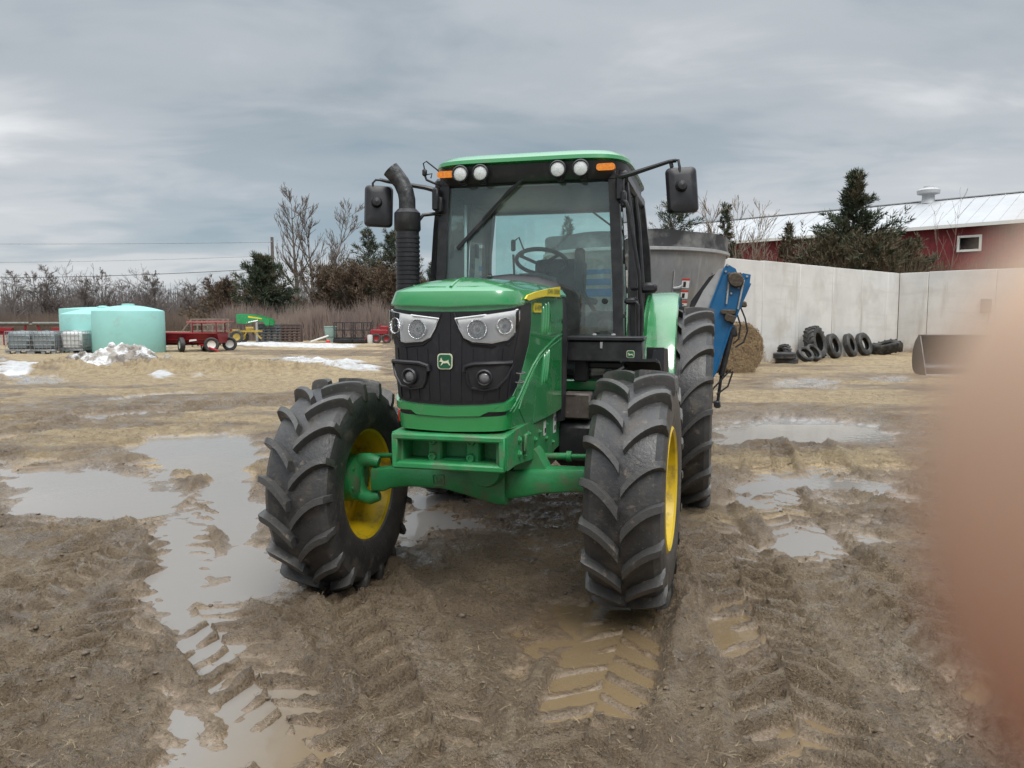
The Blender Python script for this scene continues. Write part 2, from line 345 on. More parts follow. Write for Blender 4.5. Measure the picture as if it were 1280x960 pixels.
# ------------------------------------------------------------------ ground
PUD=[
 [ (-5.39,10.13),(-5.16,11.15),(-4.31,11.7),(-3.59,11.31),(-2.81,8.65),(-2.29,6.84),(-1.72,5.46),(-1.44,4.84),(-1.65,4.51),(-1.98,4.74),(-2.17,5.46),(-2.74,6.84),(-3.43,8.02),(-4.02,8.65) ],
 [ (-5.79,8.56),(-5.35,8.74),(-4.66,8.65),(-3.78,8.22),(-3.16,7.47),(-3.02,6.7),(-3.25,6.52),(-3.98,6.7),(-4.5,6.62) ],
 [ (-3.27,6.84),(-2.83,6.84),(-2.2,5.46),(-1.9,4.54),(-1.6,3.92),(-1.84,3.92),(-2.34,4.81),(-2.68,5.65) ],
 [ (-1.1,7.4),(-0.77,7.64),(-0.58,6.84),(-0.66,5.65),(-0.82,5.46) ],
 [ (0.24,4.50),(0.42,4.6),(0.60,4.23),(0.50,3.90),(0.32,3.75),(0.16,3.95),(0.16,4.25) ],
 [ (-1.18,2.86),(-1.18,3.05),(-1.01,3.2),(-0.8,3.21),(-0.77,2.96),(-0.8,2.86) ],
 [ (-1.55,3.34),(-1.45,3.3),(-1.23,2.98),(-1.28,2.93),(-1.43,3.14) ],
 [ (-1.42,3.39),(-1.2,3.23),(-1.21,3.17),(-1.4,3.3) ],
 [ (-1.53,3.99),(-1.35,3.85),(-1.24,3.76),(-1.35,3.8) ],
 [ (2.19,8.02),(2.85,8.56),(3.31,8.47),(3.47,8.22),(4,8.05),(3.9,7.64),(3.35,7.54),(2.95,7.75),(2.51,7.4),(2.12,6.79),(1.92,6.96) ],
 [ (1.66,5.65),(2.08,6.12),(2.42,6.31),(2.62,6.08),(2.53,5.65),(2.1,5.32),(1.84,5.46) ],
 [ (2.73,6.19),(3.09,6.12),(3.01,5.86),(2.65,5.77) ],
 [ (1.09,4.41),(1.27,4.54),(1.25,4.07),(1.23,3.61),(1.12,3.37),(1.03,3.61),(1,3.87) ],
 [ (1.14,3.07),(1.36,3.2),(1.35,3.14),(1.17,2.98) ],
 [ (1.85,3.23),(2.08,3.3),(1.95,2.87),(1.73,2.87) ],
 [ (-8.69,16.59),(-8.31,17.63),(-7.43,18.21),(-7.05,17.27),(-7.84,16.26),(-8.28,15.8) ],
 [ (-7.61,13.19),(-7.12,13.84),(-6.53,14.32),(-6.27,13.73),(-6.9,12.88) ],
 [ (-15.75,23.56),(-13.89,22.92),(-11.78,20.67),(-12.02,19.47),(-12.89,19.25) ],
 [ (3.19,12.4),(4.57,13.62),(5.64,12.78),(5.83,11.31),(4.97,10.26),(3.88,10.52),(2.81,10.26),(2.78,10.79) ],
 [ (6.81,20.67),(8.63,22.31),(8.86,20.67),(7.79,18.61),(6.45,18.41) ],
 [ (-11.59,32.69),(-9.22,34),(-6.24,31.47),(-7.68,28.31),(-10.39,29.29) ],
 [ (10.78,22.92),(11.66,22.31),(10.76,20.17),(9.48,19.7) ],
]
SNOW=[
 [ (-20.04,30.02),(-18.6,29.48),(-15.55,25.78),(-14.31,23.22),(-15.3,22.9) ],
 [ (-18.53,50.14),(-16.15,51.71),(-9.33,45.95),(-8.61,41.34),(-13.14,43.52),(-16.74,45.95) ],
 [ (-9.96,32.39),(-9.33,34.42),(-6.7,30.58),(-5.64,28.46),(-6.89,27.51),(-8.61,29.48) ],
 [ (-6.05,24.99),(-5.47,26.19),(-4.29,25.38),(-4.04,23.9),(-5.17,23.55) ],
 [ (-10.11,21.12),(-10.26,22.58),(-9.5,21.4),(-9.45,20.08) ],
 [ (-9.42,22.27),(-8.97,22.9),(-8.56,21.68),(-8.83,21.12) ],
 [ (-28.62,48.66),(-28.47,48.66),(-19.94,43.52),(-18.48,40.32) ],
 [ (-21.61,32.39),(-21.77,33.04),(-19.37,29.48),(-19,28.46) ],
]
TAN=[
 [ (-12.38,18.49),(-8.34,25.78),(-3.72,22.27),(-2.22,13.23),(-3.47,10.99),(-5.08,10.99),(-5.46,9.97),(-5.68,8.4) ],
 [ (-32.42,48.66),(-9.5,57.08),(-3.49,20.85),(-10.6,15.8) ],
 [ (9.59,37.56),(29.14,42.4),(10.93,15.8),(6.8,13.23),(5.05,15.07),(3.4,13.23) ],
 [ (2.57,9.97),(5.14,9.97),(4.35,8.4),(3.25,8.31),(2.22,8.06) ],
 [ (2.46,7.26),(3.73,7.19),(3.19,6.38),(2.44,6.38),(1.89,6.13),(1.76,6.38) ],
 [ (-4.45,9.39),(-3.73,9.84),(-3.19,9.61),(-3.02,8.4),(-3.29,7.98),(-3.72,8.19) ],
 [ (-5.48,37.56),(2.35,37.56),(0.51,7.98),(-0.32,7.6) ],
]
DARK=[
 [ (-8.89,13.23),(-8.21,15.07),(-6.96,16.61),(-4.49,17.88),(-3.1,18.49),(-2.65,15.8),(-4.68,14.4),(-5.65,12.23),(-6.57,10.77),(-7.06,10.49) ],
 [ (-16.79,41.34),(-6.56,39.36),(-5.51,33.04),(-12.2,34.42) ],
 [ (4.06,15.8),(5.53,14.66),(6.92,13.45),(5.14,9.97),(2.5,9.67) ],
]
FLOOD=[
 [ (-3.89,7.82),(-2.44,7.82),(-1.36,4.74),(-1.49,4.07),(-1.48,3.61),(-1.76,3.61),(-2.45,4.81) ],
 [ (1.82,6.84),(2.73,7.14),(3.45,6.7),(2.93,5.56),(2.17,5.08),(1.47,5.2) ],
 [ (1.13,4.81),(1.65,4.81),(1.18,3.23),(0.91,3.2),(0.99,4.07) ],
 [ (-1.81,3.57),(-0.79,3.49),(-0.63,2.72),(-1.4,2.72) ],
 [ (1.78,3.61),(2.65,3.78),(1.94,2.72),(1.37,2.72) ],
 [ (2.34,8.88),(4.72,9.03),(3.75,7.08),(1.76,6.52) ],
 [ (-0.05,4.88),(1.1,4.88),(0.78,3.2),(-0.03,3.2) ],
 [ (-1.17,7.9),(0.78,7.75),(0.53,6.19),(-0.88,6.12) ],
 [ (-6.73,9.38),(-4.03,9.55),(-2.57,6.19),(-4.43,6.12) ],
 [ (1.26,3.53),(1.5,3.37),(1.32,2.87),(1.01,2.87) ],
]

TRACKS = [ # polyline, half width, depth, lug amplitude
 ([(0.95, 1.6), (1.12, 2.64), (1.27, 3.43), (1.42, 4.41), (1.60, 5.69), (1.75, 7.1)], 0.25, 0.026, 0.042),
 ([(-2.6, 1.5), (-2.73, 2.6), (-2.9, 3.96), (-2.98, 5.31), (-2.96, 6.65), (-3.02, 8.4)], 0.24, 0.03, 0.030),
 ([(-0.2, 1.6), (-0.58, 2.64), (-1.18, 3.5), (-2.03, 4.67), (-2.75, 6.2), (-2.9, 8.0)], 0.22, 0.032, 0.030),
 ([(0.0, 1.6), (-0.24, 2.79), (-0.51, 3.7), (-0.92, 4.6), (-1.1, 5.0)], 0.24, 0.03, 0.026),
 ([(0.1, 1.5), (0.24, 2.79), (0.45, 3.6), (0.73, 4.5)], 0.24, 0.025, 0.030),
 ([(-10, 9.0), (-7.4, 10.99), (-6.9, 13.2), (-5.63, 15.3), (-2.93, 17.0), (2, 17.6)], 0.35, 0.05, 0.03),
 ([(-12, 11.4), (-8.4, 12.6), (-6.0, 14.6), (-3, 15.6), (1, 16)], 0.35, 0.05, 0.03),
 ([(-1.75, 1.5), (-1.95, 2.6), (-2.06, 3.6), (-2.3, 5.0)], 0.22, 0.02, 0.03),
 ([(2.6, 1.8), (2.3, 3.4), (2.2, 5.0), (2.5, 7.2), (3.4, 10)], 0.24, 0.02, 0.026),
 ([(4.6, 2.5), (4.0, 5.2), (3.6, 8.5), (4.6, 13)], 0.25, 0.03, 0.026)]
WATER = -0.05
def ground_fields(x, y):
    dist = np.hypot(x, y)
    near = 1 - sstep(9, 22, y)
    wob = fbm(x * 1.7, y * 1.7, 4, 31) * 0.24 + fbm(x * 6, y * 6, 4, 32) * 0.13
    pud = np.full(x.shape, -5.0)
    for P in PUD: pud = np.maximum(pud, polydist(x, y, P))
    k = 1 + np.clip((y - 8) / 8, 0, 3)
    pw = pud + wob * k - 0.03
    pm = sstep(-0.10, 0.10, pw / k)
    sn = np.full(x.shape, -5.0)
    for P in SNOW: sn = np.maximum(sn, polydist(x, y, P))
    snow = sstep(-0.12, 0.18, sn + fbm(x * 0.9, y * 0.9, 4, 5) * 0.7)
    tn = np.full(x.shape, -5.0)
    for P in TAN: tn = np.maximum(tn, polydist(x, y, P))
    tan_ = sstep(-0.5, 0.5, tn + fbm(x * 1.2, y * 1.2, 4, 8) * 0.9) * (0.25 + 0.75 * sstep(-0.42, 0.12, fbm(x * 0.28, y * 0.75, 5, 21)))
    dk = np.full(x.shape, -5.0)
    for P in DARK: dk = np.maximum(dk, polydist(x, y, P))
    dark = sstep(-0.5, 0.5, dk + fbm(x * 0.5, y * 1.6, 4, 9) * 1.3)
    tan_ = tan_ * (1 - 0.85 * dark)
    # height
    h = 0.012 + 0.022 * fbm(x * 0.8, y * 0.8, 4, 1)
    lump = 1 - np.abs(fbm(x * 3.1, y * 3.1, 4, 2)) * 2.2
    h = h + near * (0.018 * lump - 0.008)
    churn = sstep(-0.35, 0.25, fbm(x * 0.9, y * 0.9, 3, 6))
    h = h + near * (0.016 + 0.022 * churn) * fbm(x * 8, y * 8, 4, 3, 0.62)
    rdg = 1 - np.abs(fbm(x * 7.5, y * 7.5, 3, 14, 0.6)) * 2.4
    h = h + near * 0.016 * churn * rdg
    clod = np.clip(fbm(x * 21, y * 21, 3, 4, 0.6) - 0.02, 0, 1)
    h = h + near * 0.040 * clod * (0.35 + 0.65 * churn)
    h = h + (1 - near) * (0.05 * fbm(x * 0.5, y * 0.9, 5, 7) + 0.045 * fbm(x * 1.8, y * 3.0, 4, 71)) + sstep(6, 12, y) * tan_ * 0.03 * fbm(x * 3.5, y * 4, 4, 72)
    h = h + near * sstep(8, 5, y) * 0.012 * fbm(x * 38, y * 38, 3, 15, 0.6) * (0.4 + churn)
    for P, hw, dp, amp in TRACKS:
        d, s, sd = trackdist(x, y, P)
        w = 1 - sstep(hw * 0.85, hw * 1.15, d + 0.03 * fbm(x * 5, y * 5, 2, 44))
        ridge = np.exp(-((d - hw * 1.25) / (hw * 0.22)) ** 2) * 0.028
        fade = 0.15 + 0.85 * sstep(-0.4, 0.15, fbm(x * 1.1, y * 1.1, 3, 45) + 0.2)
        off = np.where(sd > 0, 0.0, 0.105)
        ph = (s + 0.75 * np.abs(sd) + off + 0.055 * fbm(x * 3.2, y * 3.2, 3, 46)) / 0.21
        tri = np.abs((ph % 1.0) - 0.5) * 2
        lug = sstep(0.45, 0.76, tri) * (1.0 + 0.5 * fbm(x * 2.6, y * 2.6, 3, 47))
        h = h * (1 - 0.6 * w) - w * (dp * 1.25 - 1.9 * amp * lug * fade) + 1.5 * ridge * fade
        h = h + ridge * 0.5 * clod
    # turned-up mud beside the wheels and under the tractor
    for cx, cy, rx, ry, a in ((1.05, 4.9, 0.25, 1.0, 0.05), (-0.3, 5.2, 0.6, 0.5, 0.05), (1.95, 7.6, 0.25, 1.2, 0.05), (1.6, 8.2, 0.6, 1.2, 0.03), (-0.55, 4.55, 0.35, 0.35, 0.03), (-8.2, 23.6, 3.0, 1.0, 0.28), (-11.5, 23.6, 1.6, 0.8, 0.22), (-14.4, 24.5, 1.0, 0.8, 0.3), (-5.6, 24.8, 1.2, 0.6, 0.15)):
        h = h + a * np.exp(-((x - cx) / rx) ** 2 - ((y - cy) / ry) ** 2) * (0.7 + 0.8 * lump)
    # the tyres press their own hollows
    for cx, cy in ((0.745, 4.5), (-1.11, 4.98)):
        dd = np.hypot((x - cx) * 1.0, (y - cy) * 0.8); h = h - 0.04 * np.exp(-(dd / 0.26) ** 2)
    fl = np.full(x.shape, -5.0)
    for P in FLOOD: fl = np.maximum(fl, polydist(x, y, P))
    fm = sstep(-0.22, 0.25, fl + wob * 0.9)
    h = h - fm * (0.058 + 0.036 * fbm(x * 1.4, y * 1.4, 3, 51))
    shal = WATER - 0.002 - 0.028 * sstep(0, 0.3, pw) + 0.030 * fbm(x * 2.6, y * 2.6, 4, 12) + 0.010 * fbm(x * 13, y * 13, 2, 13)
    h = h * (1 - pm) + shal * pm
    rise = np.clip(h - WATER, 0, 1)
    h = np.where((pm < 0.3) & (fm < 0.05), np.maximum(h, WATER - 0.004), h)
    low = 1 - sstep(WATER + 0.004, WATER + 0.042, h)
    wet = np.maximum(sstep(-0.5, 0.05, pw / k) * 0.55 * (1 - tan_ * 0.5), low * near)
    farp = sstep(-0.02, 0.08, pw / k) * sstep(9, 12, y)
    h = h + snow * 0.04
    h = np.where(y > 60, h * np.clip(1 - (y - 60) / 20, 0, 1), h)
    return h, tan_, snow, np.clip(wet, 0, 1), farp
def make_ground():
    ys = [-60, -30, -12, -5, -2, 0, 0.7]
    y = 1.2
    while y < 62: ys.append(y); y += max(0.011, 0.0042 * y)
    while y < 1500: ys.append(y); y *= 1.12
    ys = np.array(ys); nx = 980
    t = np.linspace(-1, 1, nx)
    Wd = 2.3 + 0.78 * np.clip(ys, 0, None)
    X = t[None, :] * Wd[:, None]
    X = np.concatenate([np.full((len(ys), 1), -1200.0), -Wd[:, None] * 2 - 6, X, Wd[:, None] * 2 + 6, np.full((len(ys), 1), 1200.0)], 1)
    X[:, 0] = np.minimum(X[:, 0], X[:, 1] - 50); X[:, -1] = np.maximum(X[:, -1], X[:, -2] + 50)
    Y = np.repeat(ys[:, None], X.shape[1], 1)
    h, tan_, snow, wet, farp = ground_fields(X.ravel(), Y.ravel())
    h = h.reshape(X.shape); h[:, 0] = 0; h[:, -1] = 0; h[:, 1] = np.clip(h[:, 1], -.02, .02); h[:, -2] = np.clip(h[:, -2], -.02, .02)
    V = np.stack([X.ravel(), Y.ravel(), h.ravel()], 1); nr, nc = X.shape
    a = (np.arange(nr - 1)[:, None] * nc + np.arange(nc - 1)[None, :]).ravel()
    F = np.stack([a, a + 1, a + nc + 1, a + nc], 1)
    o = npobj('ground', V, F, None, smooth=True)
    at = o.data.attributes.new('cover', 'FLOAT_COLOR', 'POINT')
    at.data.foreach_set('color', np.stack([tan_, snow, wet, farp], 1).astype(np.float32).ravel())
    return o
def ground_mat():
    m = bpy.data.materials.new('mud_and_straw'); m.use_nodes = True; n = m.node_tree.nodes; l = m.node_tree.links; b = n['Principled BSDF']
    at = n.new('ShaderNodeAttribute'); at.attribute_name = 'cover'; sp = n.new('ShaderNodeSeparateColor'); l.new(at.outputs['Color'], sp.inputs[0])
    tan_, snow, wet = sp.outputs; farp = at.outputs['Alpha']
    tc = n.new('ShaderNodeTexCoord')
    def mapp(sc, rot=0):
        k = n.new('ShaderNodeMapping'); l.new(tc.outputs['Object'], k.inputs[0]); k.inputs['Scale'].default_value = sc; k.inputs['Rotation'].default_value = (0, 0, rot); return k.outputs[0]
    def noise(sc, det=8, rg=0.6, vec=None, dist=0):
        k = n.new('ShaderNodeTexNoise'); l.new(vec if vec else tc.outputs['Object'], k.inputs['Vector']); k.inputs['Scale'].default_value = sc; k.inputs['Detail'].default_value = det; k.inputs['Roughness'].default_value = rg; k.inputs['Distortion'].default_value = dist; return k.outputs[0]
    def mr(f, a, b_, c=0, d=1):
        k = n.new('ShaderNodeMapRange'); l.new(f, k.inputs[0]); k.inputs[1].default_value = a; k.inputs[2].default_value = b_; k.inputs[3].default_value = c; k.inputs[4].default_value = d; return k.outputs[0]
    def mth(op, a, b_=None, cl=False):
        k = n.new('ShaderNodeMath'); k.operation = op; k.use_clamp = cl
        for i, v in enumerate((a, b_)):
            if v is None: continue
            if isinstance(v, (int, float)): k.inputs[i].default_value = v
            else: l.new(v, k.inputs[i])
        return k.outputs[0]
    def mix(f, a, b_, bt='MIX'):
        k = n.new('ShaderNodeMix'); k.data_type = 'RGBA'; k.blend_type = bt
        if isinstance(f, (int, float)): k.inputs[0].default_value = f
        else: l.new(f, k.inputs[0])
        for i, c in ((6, a), (7, b_)):
            if isinstance(c, tuple): k.inputs[i].default_value = (*c, 1)
            else: l.new(c, k.inputs[i])
        return k.outputs[2]
    n1 = noise(1.3, 8); n2 = noise(14, 8, 0.7); n3 = noise(70, 4, 0.7)
    mud = mix(mr(n1, 0.35, 0.68), (0.170, 0.118, 0.072), (0.40, 0.308, 0.200))
    mud = mix(mr(n2, 0.40, 0.66), mud, (0.235, 0.165, 0.098))
    mud = mix(mr(n3, 0.54, 0.72, 0, 0.6), mud, (0.42, 0.34, 0.235))
    n5 = noise(1, 5, 0.7, mapp((48, 120, 60), 0.9), 0.6); n6 = noise(1, 5, 0.7, mapp((110, 40, 60), 0.4), 0.6)
    mud = mix(mr(n5, 0.53, 0.64, 0, 0.75), mud, (0.055, 0.038, 0.024))
    mud = mix(mr(n6, 0.56, 0.68, 0, 0.55), mud, (0.075, 0.054, 0.034))
    # chopped straw trodden in
    st = noise(1, 4, 0.7, mapp((90, 9, 30), 0.6), 0.4); st2 = noise(1, 4, 0.7, mapp((11, 80, 30), 0.35), 0.4)
    straw_m = mr(mth('MAXIMUM', st, st2), 0.56, 0.68)
    straw = mix(mr(noise(5, 6), 0.35, 0.7), (0.52, 0.40, 0.235), (0.31, 0.225, 0.13))
    straw = mix(straw_m, straw, (0.62, 0.51, 0.34))
    n4 = noise(1, 8, 0.65, mapp((0.8, 2.4, 1)), 0.5); f = mr(mth('ADD', mth('MULTIPLY', tan_, 1.0), mth('MULTIPLY', mth('ADD', mth('ADD', n2, n1), mth('MULTIPLY', n4, 1.6)), 0.42)), 0.98, 1.50)
    col = mix(f, mud, straw)
    few = mth('MULTIPLY', mr(mth('MAXIMUM', st, st2), 0.66, 0.74), 0.45)
    col = mix(few, col, (0.40, 0.31, 0.19))
    col = mix(mth('MULTIPLY', wet, 0.80), col, mix(1.0, col, (0.62, 0.58, 0.55), 'MULTIPLY'))
    pm = mth('MULTIPLY', farp, mr(noise(2.5, 6, 0.6, mapp((0.6, 1.6, 1))), 0.3, 0.5))
    col = mix(pm, col, (0.22, 0.205, 0.19))
    sm = mth('MULTIPLY', snow, mr(mth('ADD', noise(1.8, 8), mth('MULTIPLY', noise(9, 6), 0.5)), 0.50, 0.66), True)
    col = mix(sm, col, mix(mr(noise(4, 7), 0.45, 0.75), (0.78, 0.79, 0.80), (0.5, 0.46, 0.42)))
    l.new(col, b.inputs['Base Color'])
    # wetness gives the sheen
    w = mth('MAXIMUM', mth('MULTIPLY', mr(noise(3.4, 8, 0.68), 0.47, 0.58), 0.9), mth('MULTIPLY', wet, 1.0))
    w = mth('MULTIPLY', w, mr(tan_, 0.0, 0.9, 1, 0.15))
    rg = mr(w, 0, 1, 0.90, 0.12)
    rg2 = n.new('ShaderNodeMix'); l.new(pm, rg2.inputs[0]); l.new(rg, rg2.inputs[2]); rg2.inputs[3].default_value = 0.12
    l.new(rg2.outputs[0], b.inputs['Roughness'])
    l.new(mth('MULTIPLY', w, 0.85), b.inputs['Coat Weight']); b.inputs['Coat Roughness'].default_value = 0.10; b.inputs['Coat IOR'].default_value = 1.36
    cb = n.new('ShaderNodeBump'); l.new(n2, cb.inputs['Height']); cb.inputs['Strength'].default_value = 0.35; cb.inputs['Distance'].default_value = 0.03; l.new(cb.outputs[0], b.inputs['Coat Normal'])
    b.inputs['Specular IOR Level'].default_value = 0.5
    bh = mth('ADD', mth('ADD', mth('MULTIPLY', n2, 0.9), mth('MULTIPLY', n3, 0.5)), mth('MULTIPLY', mth('MAXIMUM', st, st2), mth('MULTIPLY', tan_, 0.8)))
    bh = mth('ADD', bh, mth('MULTIPLY', noise(32, 5, 0.65), 0.9)); bh = mth('SUBTRACT', bh, mth('MULTIPLY', mth('ADD', n5, n6), 0.35))
    bp = n.new('ShaderNodeBump'); l.new(bh, bp.inputs['Height']); bp.inputs['Distance'].default_value = 0.06
    l.new(mth('MULTIPLY', mr(pm, 0, 1, 1.0, 0.08), mr(wet, 0.3, 1, 1.0, 0.30)), bp.inputs['Strength']); l.new(bp.outputs[0], b.inputs['Normal'])
    return m
ground = make_ground(); ground.data.materials.append(ground_mat()); tag(ground, kind='structure')

def water_mat():
    m = bpy.data.materials.new('muddy_water'); m.use_nodes = True; n = m.node_tree.nodes; l = m.node_tree.links; b = n['Principled BSDF']
    tc = n.new('ShaderNodeTexCoord'); no = n.new('ShaderNodeTexNoise'); l.new(tc.outputs['Object'], no.inputs['Vector']); no.inputs['Scale'].default_value = 0.55; no.inputs['Detail'].default_value = 3
    r = n.new('ShaderNodeMapRange'); l.new(no.outputs[0], r.inputs[0]); r.inputs[1].default_value = 0.42; r.inputs[2].default_value = 0.6
    # silt: ochre in front of the wheel, greyer in the pond
    sp = n.new('ShaderNodeSeparateXYZ'); l.new(tc.outputs['Object'], sp.inputs[0])
    g = n.new('ShaderNodeMapRange'); l.new(sp.outputs[0], g.inputs[0]); g.inputs[1].default_value = -1.4; g.inputs[2].default_value = -0.7
    g2 = n.new('ShaderNodeMapRange'); l.new(sp.outputs[1], g2.inputs[0]); g2.inputs[1].default_value = 5.2; g2.inputs[2].default_value = 4.6
    g3 = n.new('ShaderNodeMath'); g3.operation = 'MULTIPLY'; l.new(g.outputs[0], g3.inputs[0]); l.new(g2.outputs[0], g3.inputs[1])
    mx = n.new('ShaderNodeMix'); mx.data_type = 'RGBA'; l.new(g3.outputs[0], mx.inputs[0]); mx.inputs[6].default_value = (0.37, 0.35, 0.325, 1); mx.inputs[7].default_value = (0.27, 0.195, 0.11, 1)
    n2 = n.new('ShaderNodeTexNoise'); l.new(tc.outputs['Object'], n2.inputs['Vector']); n2.inputs['Scale'].default_value = 9; n2.inputs['Detail'].default_value = 3
    bp = n.new('ShaderNodeBump'); l.new(n2.outputs[0], bp.inputs['Height']); bp.inputs['Strength'].default_value = 0.06; bp.inputs['Distance'].default_value = 0.02; n.remove(b); o = n['Material Output']; df = n.new('ShaderNodeBsdfDiffuse'); l.new(mx.outputs[2], df.inputs[0]); tr = n.new('ShaderNodeBsdfTransparent'); tr.inputs[0].default_value = (0.82, 0.76, 0.66, 1)
    m1 = n.new('ShaderNodeMixShader'); m1.inputs[0].default_value = 0.62; l.new(tr.outputs[0], m1.inputs[1]); l.new(df.outputs[0], m1.inputs[2])
    gl = n.new('ShaderNodeBsdfGlossy'); gl.inputs['Roughness'].default_value = 0.03; l.new(bp.outputs[0], gl.inputs['Normal']); fr = n.new('ShaderNodeFresnel'); fr.inputs[0].default_value = 1.36; l.new(bp.outputs[0], fr.inputs['Normal'])
    m2 = n.new('ShaderNodeMixShader'); l.new(fr.outputs[0], m2.inputs[0]); l.new(m1.outputs[0], m2.inputs[1]); l.new(gl.outputs[0], m2.inputs[2]); l.new(m2.outputs[0], o.inputs[0])
    return m
wm = MB().add([(-16, 0.5, WATER), (16, 0.5, WATER), (16, 12.5, WATER), (-16, 12.5, WATER)], [(0, 1, 2, 3)])
tag(obj('puddle_water', wm, water_mat(), recalc=False), kind='structure')

def scatter_straw():
    n = 120000; u = RNG.random(n); y = 1.5 * (30 / 1.5) ** (u ** 0.9); x = (RNG.random(n) * 2 - 1) * (1.2 + 0.72 * y)
    h, tan_, snow, wet, farp = ground_fields(x, y)
    cl = fbm(x * 2.2, y * 2.2, 3, 77)
    keep = (h > WATER + 0.004) & (RNG.random(n) < 0.30 + 0.7 * tan_ + 0.30 * sstep(0.1, 0.5, cl)) & (snow < .3)
    x = x[keep]; y = y[keep]; h = h[keep]; n = len(x)
    L = (0.006 + 0.026 * RNG.random(n) ** 2.5) * (1 + y * 0.08); w = (0.0006 + 0.0007 * RNG.random(n)) * (1 + y * 0.16); a = RNG.random(n) * math.pi * 2
    dx = np.cos(a); dy = np.sin(a); tilt = (RNG.random(n) - 0.35) * 0.5
    c = np.stack([x, y, h + 0.005 + 0.006 * RNG.random(n)], 1); d = np.stack([dx, dy, tilt], 1) * L[:, None]; s = np.stack([-dy, dx, np.zeros(n)], 1) * w[:, None]
    mid = np.stack([np.zeros(n), np.zeros(n), 0.12 * L], 1)
    V = np.stack([c - d - s, c - d + s, c + mid + s, c + mid - s, c + d + s, c + d - s], 1).reshape(-1, 3)
    i = np.arange(n)[:, None] * 6; F = np.concatenate([i + [0, 1, 2, 3], i + [3, 2, 4, 5]], 0)
    V[:, 2] = np.maximum(V[:, 2], np.repeat(h, 6) + 0.001)
    m = mat('straw', (0.26, 0.195, 0.11), 0.75, col2=(0.07, 0.05, 0.032), scale=9.0, lo=0.36, hi=0.56)
    tag(npobj('straw', V, F, m), 'loose straw trodden into the mud', 'straw', kind='stuff')
def scatter_clods():
    n = 9000; u = RNG.random(n); y = 1.4 * (12 / 1.4) ** u; x = (RNG.random(n) * 2 - 1) * (1.0 + 0.72 * y)
    h, tan_, snow, wet, farp = ground_fields(x, y); cl = fbm(x * 1.5, y * 1.5, 3, 78)
    keep = (h > WATER + 0.006) & (RNG.random(n) < 0.2 + 0.8 * sstep(-0.1, 0.5, cl)); x = x[keep]; y = y[keep]; h = h[keep]; n = len(x)
    bm = bmesh.new(); bmesh.ops.create_icosphere(bm, subdivisions=1, radius=1); bm.verts.index_update()
    bv = np.array([v.co[:] for v in bm.verts]); bf = np.array([[v.index for v in f.verts] for f in bm.faces]); bm.free()
    sz = 0.003 + 0.013 * RNG.random(n) ** 4
    V = bv[None] * (0.35 + 1.2 * RNG.random((n, len(bv), 1))); V[:, :, 2] *= 0.55; V = V * sz[:, None, None] * (1 + 0.6 * RNG.random((n, 1, 3)))
    V = V + np.stack([x, y, h + sz * 0.15], 1)[:, None, :]
    F = (bf[None] + (np.arange(n) * len(bv))[:, None, None]).reshape(-1, 3)
    m = mat('clod_mud', (0.115, 0.086, 0.06), 0.65, col2=(0.165, 0.125, 0.086), scale=12, bump=0.4, bscale=120)
    tag(npobj('mud_clods', V.reshape(-1, 3), F, m, smooth=True), 'small clods of churned mud', 'mud', kind='stuff')
scatter_straw(); scatter_clods()

# ------------------------------------------------------------------ tyres and wheels (axle along local X)
def tyre_mesh(Ro, Wd, rim, nl, side=1, lug_h=0.045, spread=0.30):
    mb = MB(); hw = Wd / 2; Rc = Ro - lug_h
    prof = [(rim, hw * 0.74), (rim + 0.02, hw * 0.92), (rim + 0.06, hw * 0.99), ((rim + Rc) / 2, hw * 1.04), (Rc - 0.09, hw * 1.03), (Rc - 0.045, hw * 0.97), (Rc - 0.016, hw * 0.80), (Rc - 0.004, hw * 0.45), (Rc, 0)]
    full = prof + [(r, -x) for r, x in reversed(prof[:-1])]
    mb.lathe(full, n=72)
    for sg in (1, -1):
        for k in range(nl):
            th0 = 2 * math.pi * (k + (0.5 if sg > 0 else 0)) / nl; rings = []
            jit = random.uniform(-0.004, 0.004)
            for i in range(10):
                t = i / 9
                x = hw * (0.035 + 0.985 * min(1, t / 0.85)) if t < 0.85 else hw * (1.02 + 0.05 * (t - 0.85) / 0.15)
                ro = Ro - 0.012 * (x / hw) ** 2 - (0.0 if t < 0.85 else 0.075 * (t - 0.85) / 0.15) * 1.0
                if t < 0.85: ro -= 0.010 * (t / 0.85) ** 6
                rb = Rc - 0.03 - 0.055 * max(0, (t - 0.6) / 0.4)
                th = th0 + jit + spread * 0.78 * math.sin(min(1, t / 0.85) * math.pi / 2 * 0.92) ** 0.85
                w = (0.046 - 0.006 * t) / Ro * (1.12 - 0.2 * t)
                ring = []
                for q, e in ((-0.72, 0), (-0.60, 0.80), (-0.47, 1), (0.47, 1), (0.60, 0.80), (0.72, 0)):
                    r = rb + (ro - rb) * e; a = th + q * w
                    ring.append((sg * x * (1 if e else 0.985), -r * math.cos(a), r * math.sin(a)))
                rings.append(ring)
            mb.loft(rings, closed=True, caps=True)
    return mb
